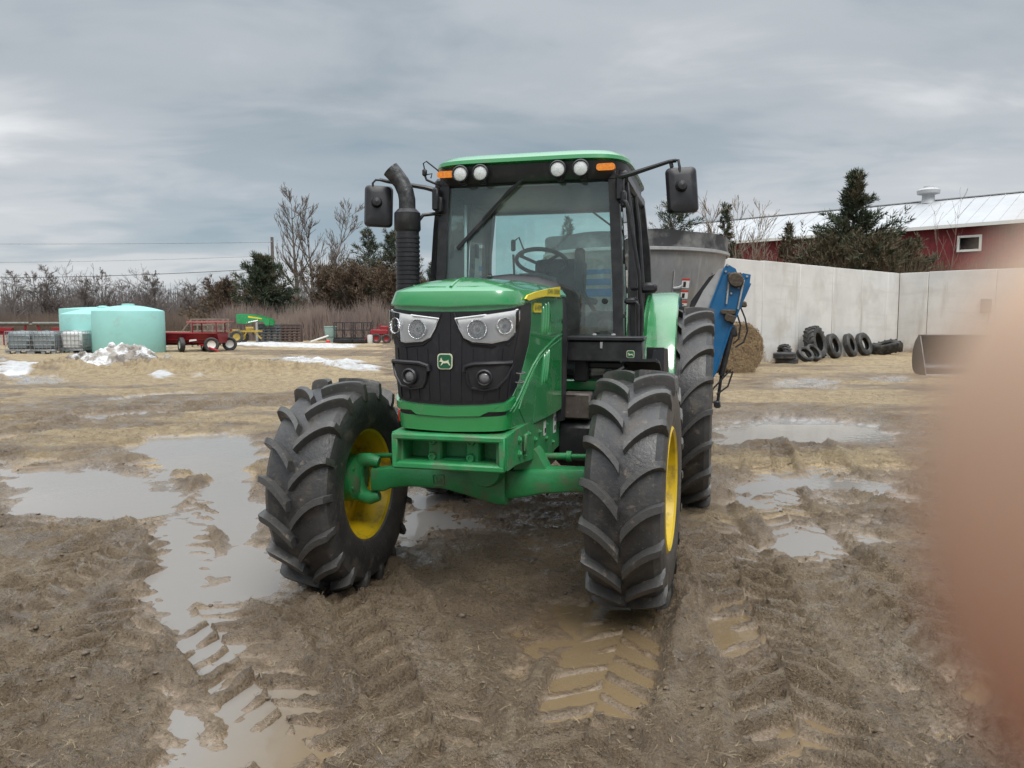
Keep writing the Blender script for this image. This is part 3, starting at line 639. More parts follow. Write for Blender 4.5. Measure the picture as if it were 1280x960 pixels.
def make_wheel(parent, c, Ro, Wd, rim, nl, side, tilt=0.0, disc=0.05, lug=0.052):
    # side +1: the outer face looks towards +X
    mb = MB(); hw = Wd / 2; s = side
    def P(l): return [(r, x * s) for r, x in l]
    mb.lathe(P([(rim + 0.030, hw * 0.93), (rim + 0.012, hw * 0.99), (rim - 0.004, hw * 0.93), (rim - 0.012, hw * 0.70), (rim - 0.028, hw * 0.5), (rim - 0.030, disc + 0.03), (rim - 0.05, disc + 0.01), (rim - 0.10, disc - 0.02), (rim * 0.52, disc - 0.05), (rim * 0.45, disc - 0.04), (rim * 0.30, disc - 0.04), (0.001, disc - 0.04)]), n=48)
    mb.lathe(P([(0.001, disc - 0.065), (rim * 0.5, disc - 0.065), (rim - 0.10, disc - 0.04), (rim - 0.05, disc - 0.02), (rim - 0.032, disc - 0.02), (rim - 0.026, -hw * 0.45), (rim - 0.012, -hw * 0.62), (rim - 0.004, -hw * 0.80), (rim + 0.012, -hw * 0.86), (rim + 0.028, -hw * 0.80)]), n=48)
    w = obj('wheel', mb, YEL, parent); w.location = c; w.rotation_euler = (0, tilt, 0)
    obj('tyre', tyre_mesh(Ro, Wd, rim, nl, side, lug), TYRE, w, ang=26)
    hb = MB(); hb.lathe(P([(0.001, disc + 0.09), (0.07, disc + 0.09), (0.085, disc + 0.07), (0.09, disc - 0.02), (0.13, disc - 0.03), (0.13, disc - 0.045)]), n=24)
    for k in range(8):
        a = k * math.pi / 4; hb.lathe(P([(0.001, disc), (0.014, disc), (0.016, disc - 0.045)]), c=(0, 0.16 * math.cos(a) * rim / 0.36, 0.16 * math.sin(a) * rim / 0.36), n=6)
    obj('hub', hb, GREENC, w)
    return w

# ------------------------------------------------------------------ the tractor: local X = its left, Y = backwards, Z up, origin under the front axle
TA = R(14.5)
T = thing('tractor', (-0.18, 4.74, 0), -TA, 'large green farm tractor with yellow wheels, black grille and glazed cab, standing in the mud', 'tractor')
PLN = [(0, -.65), (.08, -.649), (.15, -.645), (.21, -.638), (.26, -.630), (.30, -.613), (.33, -.588), (.350, -.555), (.361, -.505), (.366, -.4), (.368, -.2), (.37, 0), (.373, .2), (.375, .4), (.378, .65), (.38, .9)]
for _c in range(2):
    q_ = [PLN[0]]
    for i in range(len(PLN) - 1):
        (a0, b0), (a1, b1) = PLN[i], PLN[i + 1]; q_ += [(a0 * .75 + a1 * .25, b0 * .75 + b1 * .25), (a0 * .25 + a1 * .75, b0 * .25 + b1 * .75)]
    PLN = q_ + [PLN[-1]]
PLN[0] = (0, PLN[1][1])
PU = [0]
for i in range(1, len(PLN)): PU.append(PU[-1] + math.dist(PLN[i], PLN[i - 1]))
def Sf(u, z):
    s = 1 if u >= 0 else -1; u = abs(u)
    for i in range(1, len(PU)):
        if u <= PU[i] or i == len(PU) - 1:
            t = (u - PU[i - 1]) / (PU[i] - PU[i - 1]); a, b = PLN[i - 1], PLN[i]; break
    l = s * (a[0] + (b[0] - a[0]) * t); bb = a[1] + (b[1] - a[1]) * t
    k = min(1, max(0, (z - 1.1) / .6)); f = min(1, max(0, (bb + .5) / 1.0)); f = f * f * (3 - 2 * f)
    w = .86 + .14 * k; w = w + (1 - w) * f
    bul = 0.012 * math.sin(k * math.pi) * (1 - f)
    return Vector((l * w, bb - bul, z))
def Sn(u, z):
    e = 0.012; du = Sf(u + e, z) - Sf(u - e, z); dz_ = Sf(u, z + e) - Sf(u, z - e)
    return du.cross(dz_).normalized()
def SP(u, z, off): return Sf(u, z) + Sn(u, z) * off
def patch(mb, outline, off, thick, res=0.035, fn=None, hole=None):
    fn = fn or SP; bm = bmesh.new(); vs = [bm.verts.new((a, 0, b)) for a, b in outline]; bm.faces.new(vs)
    if len(outline) > 4: bmesh.ops.triangulate(bm, faces=bm.faces[:])
    a0 = min(p[0] for p in outline); a1 = max(p[0] for p in outline); b0 = min(p[1] for p in outline); b1 = max(p[1] for p in outline)
    for lo, hi, no in ((a0, a1, (1, 0, 0)), (b0, b1, (0, 0, 1))):
        k = math.floor(lo / res) + 1
        while k * res < hi:
            co = (k * res, 0, 0) if no[0] else (0, 0, k * res)
            bmesh.ops.bisect_plane(bm, geom=bm.verts[:] + bm.edges[:] + bm.faces[:], dist=1e-5, plane_co=co, plane_no=no); k += 1
    bmesh.ops.remove_doubles(bm, verts=bm.verts, dist=1e-5); bm.verts.index_update()
    n = len(bm.verts); V = [fn(v.co.x, v.co.z, off) for v in bm.verts] + [fn(v.co.x, v.co.z, off - thick) for v in bm.verts]
    Fc = [[v.index for v in f.verts] for f in bm.faces]; Fc = Fc + [[i + n for i in reversed(f)] for f in Fc]
    for e in bm.edges:
        if len(e.link_faces) == 1: a, b = e.verts[0].index, e.verts[1].index; Fc.append([a, b, b + n, a + n])
    bm.free(); return mb.add(V, Fc)
def mirror(o): return [(-a, b) for a, b in reversed(o)]
def lerp(a, b, t): return a + (b - a) * t
UM = 1.62
def ztop(u):
    u = abs(u); t = min(1, max(0, (u - .35) / 1.25)); return 1.858 + 0.045 * t
def zlip(u):
    u = abs(u); return 1.765 + 0.012 * math.sin(min(1, u / .4) * math.pi / 2) + 0.07 * max(0, min(1, (u - .42) / .3))
# hood shell: sides and front, from the chin up to the lip
mb = MB(); us = [-UM + 2 * UM * i / 120 for i in range(121)]
rings = []
def zbot(u):
    u = abs(u); return 1.105 if u < 0.4 else (1.105 - 0.03 * min(1, (u - .4) / .45) if u < .86 else 1.075 + 0.02 * (u - .86))
for k in range(13):
    rings.append([Sf(u, lerp(zbot(u), zlip(u), k / 12)) for u in us])
mb.loft(rings, closed=False)
hood = obj('hood', mb, GREEN, T, ang=30)
# bonnet top: chamfered lip and crowned lid
mb = MB(); rings = []
def spine(u):
    b = Sf(u, 1.8).y; return Vector((0, lerp(-0.30, 0.78, min(1, max(0, (b + .65) / 1.5))), 0))
def topz(b): return 1.935 + 0.035 * min(1, max(0, (b + .3) / .9))
rings.append([SP(u, zlip(u), -0.004) for u in us])
rings.append([SP(u, zlip(u), 0.014) for u in us])
rings.append([SP(u, zlip(u) + 0.012, 0.016) for u in us])
rings.append([SP(u, ztop(u) - 0.006, -0.006 - 0.004) for u in us])
rings.append([SP(u, ztop(u), -0.02) for u in us])
for k in range(1, 11):
    t = k / 10; rg = []
    for u in us:
        e = SP(u, ztop(u), -0.02); s = spine(u); zc = topz(s.y); 
        p = e.lerp(Vector((0, s.y, 0)), t); p.z = e.z + (zc - e.z) * (1 - (1 - t) ** 2.1)
        rg.append(p)
    rings.append(rg)
mb.loft(rings, closed=False); top = obj('bonnet_lid', mb, GREEN, hood, ang=34)
def lidP(l, b, off=0.002):
    # height of the lid by projecting on the same construction
    best = None
    for u in us:
        e = SP(u, ztop(u), -0.02); s = spine(u); dx_, dy_ = -e.x, s.y - e.y; L2 = dx_ * dx_ + dy_ * dy_
        if L2 < 1e-6: continue
        t = max(0, min(1, ((l - e.x) * dx_ + (b - e.y) * dy_) / L2)); q = (e.x + dx_ * t - l) ** 2 + (e.y + dy_ * t - b) ** 2
        if best is None or q < best[0]: best = (q, e.z + (topz(s.y) - e.z) * (1 - (1 - t) ** 2.1))
    return Vector((l, b, best[1] + off))
mb = MB()
mb.tube([lidP(lerp(0.0, 0.012, i / 14), lerp(-.595, 0.12, i / 14), 0.0) for i in range(15)], [0.010 - 0.0006 * i for i in range(15)], 6)
loop = [(-.245, -.555), (-.10, -.585), (.10, -.585), (.245, -.555), (.265, -.2), (.27, .3)]
for sg in (1, -1):
    pts = [(0.03 * sg, -.588), (.13 * sg, -.583), (.215 * sg, -.565), (.25 * sg, -.50), (.262 * sg, -.35), (.268 * sg, -.1), (.27 * sg, .3)]
    mb.tube([lidP(a, b, -0.001) for a, b in pts], 0.0045, 5)
obj('lid_crease', mb, GREEN, top)
mb = MB(); p0 = lidP(0.012, 0.12, 0.012); mb.box(p0, (0.03, 0.045, 0.018), 0.005); mb.lathe([(0.001, .02), (0.012, .02), (0.014, 0)], c=p0, ax=(0, 0, 1), n=12); obj('latch', mb, BLACKM, top)
# front grille: black mask wrapping on to the flanks
GO = [(0, 1.742), (.19, 1.745), (.36, 1.762), (.45, 1.775), (.645, 1.792), (.65, 1.63), (.64, 1.56), (.56, 1.44), (.48, 1.345), (.40, 1.285), (.34, 1.262), (.20, 1.25), (0, 1.243)]
gout = GO + [(-a, b) for a, b in reversed(GO[1:-1])]
mb = MB(); patch(mb, gout, 0.006, 0.02); grille = obj('front_grille', mb, GRILL, T, ang=25)
mb = MB()
for k in range(-5, 6):
    u = k * 0.066; z0 = 1.262 + 0.012 * abs(k) / 5; z1 = 1.735 if abs(k) < 1 else (1.63 if abs(k) < 2 else 1.545)
    patch(mb, [(u - .022, z0), (u + .022, z0), (u + .018, z1), (u - .018, z1)], 0.010, 0.008, 0.05)
obj('grille_rib', mb, GRILL, grille, keep=True)
mb = MB()   # folded edge between mask and flank, and the raised centre spine
for sg in (1, -1):
    mb.tube([SP(sg * u, z, 0.004) for u, z in ((.425, 1.765), (.42, 1.66), (.405, 1.55), (.385, 1.45), (.372, 1.36), (.365, 1.28))], 0.006, 6)
    mb.tube([SP(sg * u, z, 0.006) for u, z in ((.035, 1.735), (.065, 1.66), (.09, 1.60), (.14, 1.565), (.25, 1.555), (.345, 1.57), (.385, 1.61))], 0.007, 6)
obj('grille_edge', mb, GRILL, grille)
# headlights
HO = [(.045, 1.705), (.19, 1.722), (.388, 1.753), (.388, 1.70), (.365, 1.635), (.33, 1.595), (.25, 1.578), (.145, 1.585), (.10, 1.605), (.072, 1.65)]
def reflector(mb1, mb2, u, z, r):
    c = SP(u, z, 0.006); n = Sn(u, z)
    mb1.lathe([(r * .26, 0.002), (r * .45, 0.003), (r * .72, 0.009), (r * .90, 0.019), (r * .97, 0.021), (r * 1.03, 0.014), (r * 1.04, -0.004)], c=c, ax=n, n=32)
    mb2.lathe([(0.001, 0.019), (r * .18, 0.016), (r * .27, 0.008), (r * .29, 0.0)], c=c, ax=n, n=20)
for sg in (1, -1):
    o = HO if sg > 0 else mirror(HO)
    mb = MB(); patch(mb, o, 0.009, 0.006, 0.03); mb.tube([SP(a, b, 0.012) for a, b in o], 0.0045, 6, closed=True); h = obj('headlight', mb, SILV, T, ang=25)
    m1, m2 = MB(), MB(); reflector(m1, m2, sg * .168, 1.648, 0.053); reflector(m1, m2, sg * .306, 1.667, 0.044)
    obj('reflector', m1, CHROME, h); obj('bulb_lens', m2, CHROME, h)
    mb = MB(); patch(mb, o, 0.026, 0.002, 0.03); obj('lens_cover', mb, CLEAR, h)
# fog lights
BO = [(.105, 1.452), (.16, 1.468), (.365, 1.475), (.365, 1.455), (.335, 1.395), (.29, 1.342), (.22, 1.328), (.15, 1.338), (.13, 1.37), (.12, 1.42)]
for sg in (1, -1):
    o = BO if sg > 0 else mirror(BO); mb = MB()
    patch(mb, o, 0.018, 0.012, 0.04)
    rim_ = o + [o[0]]; mb.tube([SP(a, b, 0.02) for a, b in o], 0.008, 6, closed=True); mb.tube([SP(sg * a, b, 0.022) for a, b in ((.105, 1.425), (.11, 1.452), (.16, 1.466), (.26, 1.470), (.36, 1.472))], .013, 8)
    f = obj('fog_light', mb, BLACK, T, ang=30)
    c = SP(sg * .222, 1.395, 0.018); n = Sn(sg * .222, 1.395)
    mb = MB(); mb.lathe([(.045, 0), (.045, .02), (.038, .026), (.032, .02), (.030, .008)], c=c, ax=n, n=28); obj('bezel', mb, BLACK, f)
    mb = MB(); mb.lathe([(.001, .020), (.015, .019), (.025, .014), (.031, .008)], c=c, ax=n, n=24)
    obj('lamp_glass', mb, mat('fog_glass', (0.16, 0.16, 0.165), 0.1, coat=1), f)
# emblem
def rrect(cx, cz, w, h, r, n=5):
    o = []
    for sx, sz, a0 in ((1, 1, 0), (-1, 1, 90), (-1, -1, 180), (1, -1, 270)):
        for k in range(n): a = R(a0 + 90 * k / (n - 1)); o.append((cx + sx * (w / 2 - r) + r * math.cos(a), cz + sz * (h / 2 - r) + r * math.sin(a)))
    return o
DEER = [(-.46, .02), (-.40, .10), (-.33, .13), (-.36, .26), (-.30, .18), (-.26, .30), (-.22, .16), (-.18, .10), (-.05, .06), (.12, .08), (.26, .10), (.31, .17), (.33, .06), (.38, -.06), (.50, -.22), (.42, -.22), (.30, -.10), (.18, -.06), (.02, -.08), (-.10, -.08), (-.22, -.18), (-.34, -.26), (-.30, -.14), (-.20, -.04), (-.28, .02), (-.34, .02)]
def emblem(parent, P3, s, name='emblem'):
    mb = MB(); o = rrect(0, 0, s, s * .95, s * .22); mb.prism(o, lambda a, b: P3(a, b, 0.0), lambda a, b: P3(a, b, 0.007)); e = obj(name, mb, CREAM, parent)
    mb = MB(); o = rrect(0, 0, s * .86, s * .81, s * .18); mb.prism(o, lambda a, b: P3(a, b, 0.002), lambda a, b: P3(a, b, 0.010)); obj('emblem_field', mb, DKG, e)
    mb = MB(); mb.prism([(a * s * .78, b * s * .9 - 0.04 * s) for a, b in DEER], lambda a, b: P3(a, b, 0.004), lambda a, b: P3(a, b, 0.013)); obj('deer_figure', mb, CREAM, e)
emblem(T, lambda a, b, o: SP(a - 0.008, 1.478 + b, 0.012 + o), 0.088)
# green chin with two slots
mb = MB()
CH1 = [(0, 1.236), (.20, 1.243), (.345, 1.255), (.41, 1.285), (.43, 1.26), (.375, 1.222), (.33, 1.213), (.235, 1.213), (.20, 1.190), (0, 1.183)]
c1 = CH1 + [(-a, b) for a, b in reversed(CH1[1:-1])]; patch(mb, c1, 0.022, 0.03, 0.035)
CH2 = [(0, 1.180), (.20, 1.184), (.21, 1.180), (.355, 1.190), (.37, 1.15), (.36, 1.108), (0, 1.100)]
c2 = CH2 + [(-a, b) for a, b in reversed(CH2[1:-1])]; patch(mb, c2, 0.014, 0.03, 0.035)
chin = obj('lower_panel', mb, GREEN, T, ang=25)
mb = MB()
for sg in (1, -1):
    o = [(.205, 1.184), (.235, 1.212), (.33, 1.212), (.36, 1.205), (.355, 1.19)]; patch(mb, o if sg > 0 else mirror(o), 0.0085, 0.012, 0.05)
obj('slot', mb, BLACK, chin)
# flank mouldings
mb = MB()
for sg in (1, -1):
    for pts, r in (([(1.60, 1.60), (1.40, 1.585), (1.25, 1.56), (1.08, 1.525), (.94, 1.49), (.80, 1.43), (.68, 1.36), (.56, 1.28), (.46, 1.225), (.40, 1.20)], .006),
                   ([(1.60, 1.575), (1.28, 1.535), (1.08, 1.50), (.95, 1.465), (.82, 1.405), (.70, 1.33), (.58, 1.25), (.46, 1.19)], .004),
                   ([(.66, 1.79), (.665, 1.62), (.655, 1.55), (.57, 1.43), (.49, 1.335), (.42, 1.285)], .004),
                   ([(.91, 1.48), (.885, 1.3), (.86, 1.09)], .003),
                   ([(1.60, 1.84), (1.2, 1.835), (.9, 1.825), (.66, 1.80)], .004)):
        mb.tube([SP(sg * u, z, 0.0) for u, z in pts], r, 6)
    for u0, z0, z1, sl in ((.965, 1.60, 1.78, .02), (1.03, 1.605, 1.80, .02), (1.10, 1.61, 1.81, .02), (1.005, 1.29, 1.49, .05), (1.06, 1.30, 1.505, .05), (1.11, 1.31, 1.515, .05)):
        mb.tube([SP(sg * (u0 + sl * t), lerp(z0, z1, t), 0.0) for t in (0, .06, .25, .5, .75, .94, 1)], [.001, .007, .009, .009, .009, .007, .001], 8)
    for o, of in (([(1.16, 1.76), (1.55, 1.80), (1.56, 1.70), (1.2, 1.68)], .005), ([(1.18, 1.655), (1.56, 1.67), (1.57, 1.62), (1.18, 1.60)], .005), ([(.70, 1.10), (.85, 1.10), (.90, 1.45), (.80, 1.385), (.62, 1.26), (.56, 1.2)], .004)):
        patch(mb, o if sg > 0 else mirror(o), of, .01, .05)
obj('side_moulding', mb, GREEN, hood, ang=30)
# yellow sweep and lettering
for sg in (1, -1):
    o = [(.46, 1.812), (.52, 1.804), (.7, 1.826), (.95, 1.838), (1.36, 1.845), (1.37, 1.910), (1.20, 1.898), (.95, 1.879), (.7, 1.858), (.50, 1.833)]
    mb = MB(); patch(mb, [(a if sg > 0 else -a, b) for a, b in (o if sg > 0 else list(reversed(o)))], 0.026, .01, .05); st = obj('side_stripe', mb, YELP, hood)
    for wd_, ua, ub in (('JOHN', .98, 1.13), ('DEERE', 1.16, 1.345)):
        vs, fs = textpoly(wd_, 0.042); wx = max(v[0] for v in vs); mb = MB()
        if sg < 0: ua, ub = 2.32 - ub, 2.32 - ua
        def tp(x, y, off):
            t = x / wx; u = lerp(ua, ub, t) if sg > 0 else -lerp(ub, ua, t); return SP(u, 1.856 + (abs(u) - 1.02) * .018 + y, off)
        mb.add([tp(v[0], v[1], .0285) for v in vs], fs); obj('lettering', mb, DKG, st, recalc=False, keep=True)
    mb = MB(); o = rrect(.815, 1.768, .20, .055, .01, 3); patch(mb, o if sg > 0 else mirror(o), .006, .008, .05); nb = obj('number_plate', mb, YELP, hood)
    vs, fs = textpoly('6145M', 0.05); wd = max(v[0] for v in vs); mb = MB()
    mb.add([SP((.73 + v[0] / wd * .17) if sg > 0 else -(.90 - v[0] / wd * .17), 1.752 + v[1] * .9, .0085) for v in vs], fs); obj('lettering', mb, DKG, nb, recalc=False)
mb = MB()  # wire guard at the lower corner of the mask
for dzz in (0, .05): mb.tube([SP(u, 1.36 + dzz, o) for u, o in ((.44, .0), (.44, .03), (.50, .035), (.54, .02), (.54, 0))], .004, 6)
mb.tube([SP(.44, 1.36, .03), SP(.44, 1.41, .03)], .004, 6); obj('wire_clip', mb, GREYP, T)
# engine block and black seal behind the hood
mb = MB(); mb.box((0, .15, 1.40), (.56, 1.15, .56), .03); mb.box((0, .35, 1.02), (.44, .9, .3), .03); obj('engine', mb, BLACK, T)
mb = MB(); rg = []
for b, sc in ((.62, 1.0), (.66, 1.03), (.69, 1.04), (.72, 1.02)):
    rg.append([(l * sc, b, z if z < 1.2 else 1.1 + (z - 1.1) * (1 + (sc - 1) * 1.4)) for l, z in ((-.375, 1.0), (-.385, 1.3), (-.385, 1.65), (-.37, 1.84), (-.32, 1.905), (-.18, 1.95), (0, 1.965), (.18, 1.95), (.32, 1.905), (.37, 1.84), (.385, 1.65), (.385, 1.3), (.375, 1.0))])
mb.loft(rg, caps=True); obj('hood_seal', mb, BLACK, T)

# frame, front weight carrier, axle
mb = MB(); yb = -.70
xa, xb, za, zb = -.305, .325, .895, 1.088
mb.box(((xa + xb) / 2, yb + .11, zb - .018), (xb - xa, .24, .038), .010); mb.box(((xa + xb) / 2, yb + .11, za + .018), (xb - xa, .24, .040), .010)
mb.box((xa + .013, yb + .11, (za + zb) / 2), (.034, .236, zb - za - .004), .006); mb.box((xb - .013, yb + .11, (za + zb) / 2), (.034, .236, zb - za - .004), .006)
mb.box(((xa + xb) / 2, yb + .21, (za + zb) / 2), (xb - xa - .05, .05, zb - za - .04), .0)
brk = obj('weight_carrier', mb, GREENC, T)
mb = MB()
for x in (-.10, .12):
    mb.box((x, yb + .15, .99), (.085, .10, .15), .012)
    mb.box((x, yb + .10, .915), (.10, .16, .02), .006)
    for z in (1.038, .950): mb.lathe([(.001, .014), (.010, .014), (.012, .022), (.020, .022), (.023, .016), (.026, 0)], c=(x - .01, yb + .10, z), ax=(0, -1, 0), n=14)
mb.box((.01, yb + .155, .925), (.14, .1, .03), .01)
obj('mounting_lug', mb, GREENC, brk)
mb = MB()
RP = [(-.68, 1.085), (-.50, 1.095), (.9, 1.09), (.9, .81), (.45, .80), (.20, .79), (-.10, .86), (-.35, .885), (-.50, .90), (-.68, .90)]
for s in (1, -1): mb.prism(RP, lambda a, b: (s * .265 + .005, a + .02, b), lambda a, b: (s * .330 + .005, a + .02, b))
rail = obj('side_frame', mb, GREENC, T, ang=20)
mb = MB()
for a, z, r in ((-.42, 1.03, .022), (-.42, .95, .022), (-.20, 1.03, .018), (-.02, .97, .02), (.10, 1.0, .016), (.30, .93, .02), (.30, 1.02, .014), (.52, .87, .016), (-.30, .92, .014)):
    mb.lathe([(.001, .018), (r * .6, .018), (r * .65, .008), (r, .006), (r, 0)], c=(.335, a, z), ax=(1, 0, 0), n=8)
mb.box((.35, -.30, 1.0), (.02, .10, .10), .008)
obj('bolt_head', mb, GREENC, rail)
mb = MB(); mb.box((.3375, .26, 1.0), (.004, .06, .09), 0); mb.box((.3375, .58, 1.0), (.004, .075, .15), 0); nbp = obj('warning_decal', mb, WHITEP, rail)
mb = MB()
for y0, z0 in ((.26, .985), (.58, .96), (.58, 1.02)): mb.box((.3405, y0, z0), (.002, .035, .03), 0)
obj('decal_print', mb, BLACK, nbp)
# front axle (pivots in the middle)
ax = bpy.data.objects.new('front_axle', None)
def axr(x, zc, hy, hz, yc=0.0):
    k = []
    for i in range(16):
        a = 2 * math.pi * i / 16; c, s_ = math.cos(a), math.sin(a)
        k.append((x, yc + hy * (abs(c) ** .38) * (1 if c > 0 else -1), zc + hz * (abs(s_) ** .38) * (1 if s_ > 0 else -1)))
    return k
mb = MB()
mb.loft([axr(x, zc, hy, hz, yc) for x, zc, hy, hz, yc in ((-.74, .668, .055, .075, 0), (-.66, .672, .065, .078, 0), (-.60, .690, .07, .070, 0), (-.48, .705, .07, .066, 0), (-.25, .708, .085, .068, 0), (-.12, .70, .10, .082, 0), (0.02, .685, .13, .105, .02), (.12, .68, .15, .118, .03), (.17, .68, .15, .118, .03), (.175, .69, .10, .095, .02), (.28, .705, .095, .088, 0), (.40, .722, .085, .078, 0), (.55, .732, .075, .072, 0), (.70, .738, .07, .072, 0), (.78, .74, .055, .07, 0))], caps=True)
axle = obj('front_axle', mb, GREENC, T, ang=30)
mb = MB(); mb.prism([(.19, .74), (.43, .76), (.36, .89), (.34, .915), (.27, .915), (.25, .88)], lambda a, b: (a, -.06, b), lambda a, b: (a, .10, b)); mb.lathe([(.10, -.19), (.115, -.15), (.12, .3)], c=(.06, .0, .80), ax=(0, 1, 0), n=20, cap0=True)
mb.box((-.18, -.02, .785), (.16, .14, .03), .01); mb.box((-.05, -.085, .735), (.11, .03, .05), .02)
for x, z in ((-.31, .768), (-.45, .765)): mb.box((x, -.04, z), (.02, .06, .02), .006)
obj('axle_bracket', mb, GREENC, axle)
mb = MB(); o = rrect(-.265, .702, .075, .07, .016, 4); mb.tube([(a, -.087, b) for a, b in o], .004, 5, closed=True); mb.prism([(a * .05 - .265, b * .06 + .70) for a, b in DEER], lambda a, b: (a, -.083, b), lambda a, b: (a, -.0895, b)); obj('cast_emblem', mb, GREENC, axle)
mb = MB(); mb.tube([(.36, .16, .835), (.50, .16, .842)], .022, 12); mb.tube([(.50, .16, .842), (.53, .16, .842)], .034, 12); mb.tube([(.53, .16, .842), (.95, .16, .86)], .016, 12); mb.tube([(-.9, .16, .78), (-.3, .16, .82)], .016, 10); obj('steering_rod', mb, GREENC, axle)
for s, zc in ((-1, .668), (1, .742)):
    mb = MB(); x = s * .77
    mb.tube([(s * .70, -.01, zc + .11), (s * .76, -.015, zc + .125), (s * .82, 0, zc + .12), (s * .86, 0, zc + .06), (s * .87, 0, zc)], [.035, .045, .05, .055, .06], 12)
    mb.tube([(s * .70, -.01, zc - .11), (s * .76, -.015, zc - .125), (s * .82, 0, zc - .12), (s * .86, 0, zc - .06), (s * .87, 0, zc)], [.032, .045, .05, .055, .06], 12)
    mb.lathe([(.001, -.05), (.10, -.05), (.145, -.02), (.155, .03), (.155, .10), (.13, .12)], c=(s * .87, 0, zc), ax=(s, 0, 0), n=28)
    for k in range(6): a = k * math.pi / 3 + .4; mb.lathe([(.001, .02), (.013, .02), (.015, 0)], c=(s * .85, .12 * math.cos(a), zc + .12 * math.sin(a)), ax=(-s, 0, 0), n=6)
    obj('knuckle', mb, GREENC, axle, ang=40)
wf = make_wheel(T, (.955, 0, .705), .70, .415, .345, 18, 1, tilt=0); wf.rotation_euler.z = R(-2.5)
wf = make_wheel(T, (-.955, 0, .628), .69, .415, .345, 18, -1, tilt=R(-1.5)); wf.rotation_euler.z = R(-1.0)
make_wheel(T, (1.125, 2.77, .872), .935, .50, .52, 20, 1, disc=.09)
make_wheel(T, (-1.10, 2.77, .872), .935, .50, .52, 20, -1, disc=.09)
mb = MB(); mb.box((0, 1.5, .80), (.50, 1.9, .42), .05); mb.box((0, 2.77, .88), (.62, .7, .5), .08); mb.tube([(-1.05, 2.77, .872), (1.05, 2.77, .872)], .11, 20); obj('transmission', mb, BLACKM, T)
mb = MB(); mb.box((0, .55, .95), (.50, .8, .2), .03); obj('sump', mb, BLACK, T)

# side gear on the left: tank, brown box, green crossbar, steps
mb = MB(); mb.box((.50, .98, .82), (.42, .46, .33), .05); mb.box((.42, .98, 1.05), (.3, .4, .12), .03); mb.box((.62, 1.25, .95), (.36, .35, .5), .04); mb.box((-.5, 1.0, .85), (.36, .5, .4), .05); obj('fuel_tank', mb, BLACK, T)
mb = MB(); mb.box((.46, .82, 1.09), (.20, .16, .185), .014); mb.tube([(.375, .737, 1.17), (.455, .737, 1.17)], .004, 5); obj('battery_box', mb, BRNBOX, T)
mb = MB(); mb.box((.44, 1.13, 1.21), (.40, .10, .085), .012); mb.box((-.44, 1.13, 1.21), (.40, .10, .085), .012); mb.box((0, 1.45, 1.16), (1.3, .5, .07), .02); obj('cab_floor', mb, GREEN, T)
mb = MB()
for z, y in ((.45, 1.45), (.75, 1.48), (1.05, 1.52)): mb.box((.93, y, z), (.26, .30, .03), .008)
for y in (1.33, 1.66): mb.bar((.84, y, .45), (.82, y, 1.2), .02, .03)
obj('cab_step', mb, BLACKM, T)
# toolbox
mb = MB(); mb.box((.635, .98, 1.472), (.535, .25, .145), .008); tb = obj('toolbox', mb, BLACKM, T)
mb = MB(); mb.box((.635, .975, 1.562), (.552, .27, .03), .006); obj('lid', mb, BLACKM, tb)
mb = MB(); mb.tube([(.56, .93, 1.582), (.565, .93, 1.602), (.68, .93, 1.602), (.685, .93, 1.582)], .006, 6); obj('handle', mb, BLACKM, tb)
mb = MB(); mb.box((.555, .93, 1.587), (.03, .03, .016), .004); mb.box((.69, .93, 1.587), (.03, .03, .016), .004); mb.box((.615, .85, 1.515), (.018, .008, .045), .002); obj('hinge', mb, STEELL, tb)
emblem(tb, lambda a, b, o: Vector((.82 + a, .854 - o * .6, 1.455 + b)), .055)
mb = MB(); mb.box((.45, 1.0, 1.33), (.10, .08, .17), .01); mb.box((.62, 1.1, 1.36), (.45, .05, .05), .01); obj('toolbox_bracket', mb, BLACK, T)
# front mudguard of the left wheel, black rubber
def arc_guard(x0, x1, yc, zc, r, a0, a1, th=.012, n=14, lip=.03):
    mb = MB(); rings = []
    for i in range(n + 1):
        a = R(lerp(a0, a1, i / n)); cs, sn_ = math.cos(a), math.sin(a)
        sec = [(x0, r - lip), (x0, r), (x0 + .02, r + .012), (x1 - .02, r + .012), (x1, r), (x1, r - lip), (x1 - th, r - lip), (x1 - th, r - th * .5), (x0 + th, r - th * .5), (x0 + th, r - lip)]
        rings.append([(x, yc - rr * cs, zc + rr * sn_) for x, rr in sec])
    return mb.loft(rings, caps=True)
mb = arc_guard(.83, 1.06, .10, .70, .752, 92, 150, lip=.012); mb.tube([(.62, .30, 1.12), (.68, .34, 1.30), (.85, .36, 1.40)], .016, 8); obj('front_mudguard', mb, BLACK, T)
mb = MB(); mb.loft([[(x, y, z) for x, y, z in ((.95, .86, 1.28), (1.05, .86, 1.28), (1.08, .98, 1.28), (.95, .98, 1.28))], [(x, y, z) for x, y, z in ((.975, .87, 1.48), (1.05, .87, 1.50), (1.07, .97, 1.49), (.975, .97, 1.48))]], caps=True)
obj('air_duct', mb, BLACK, T)

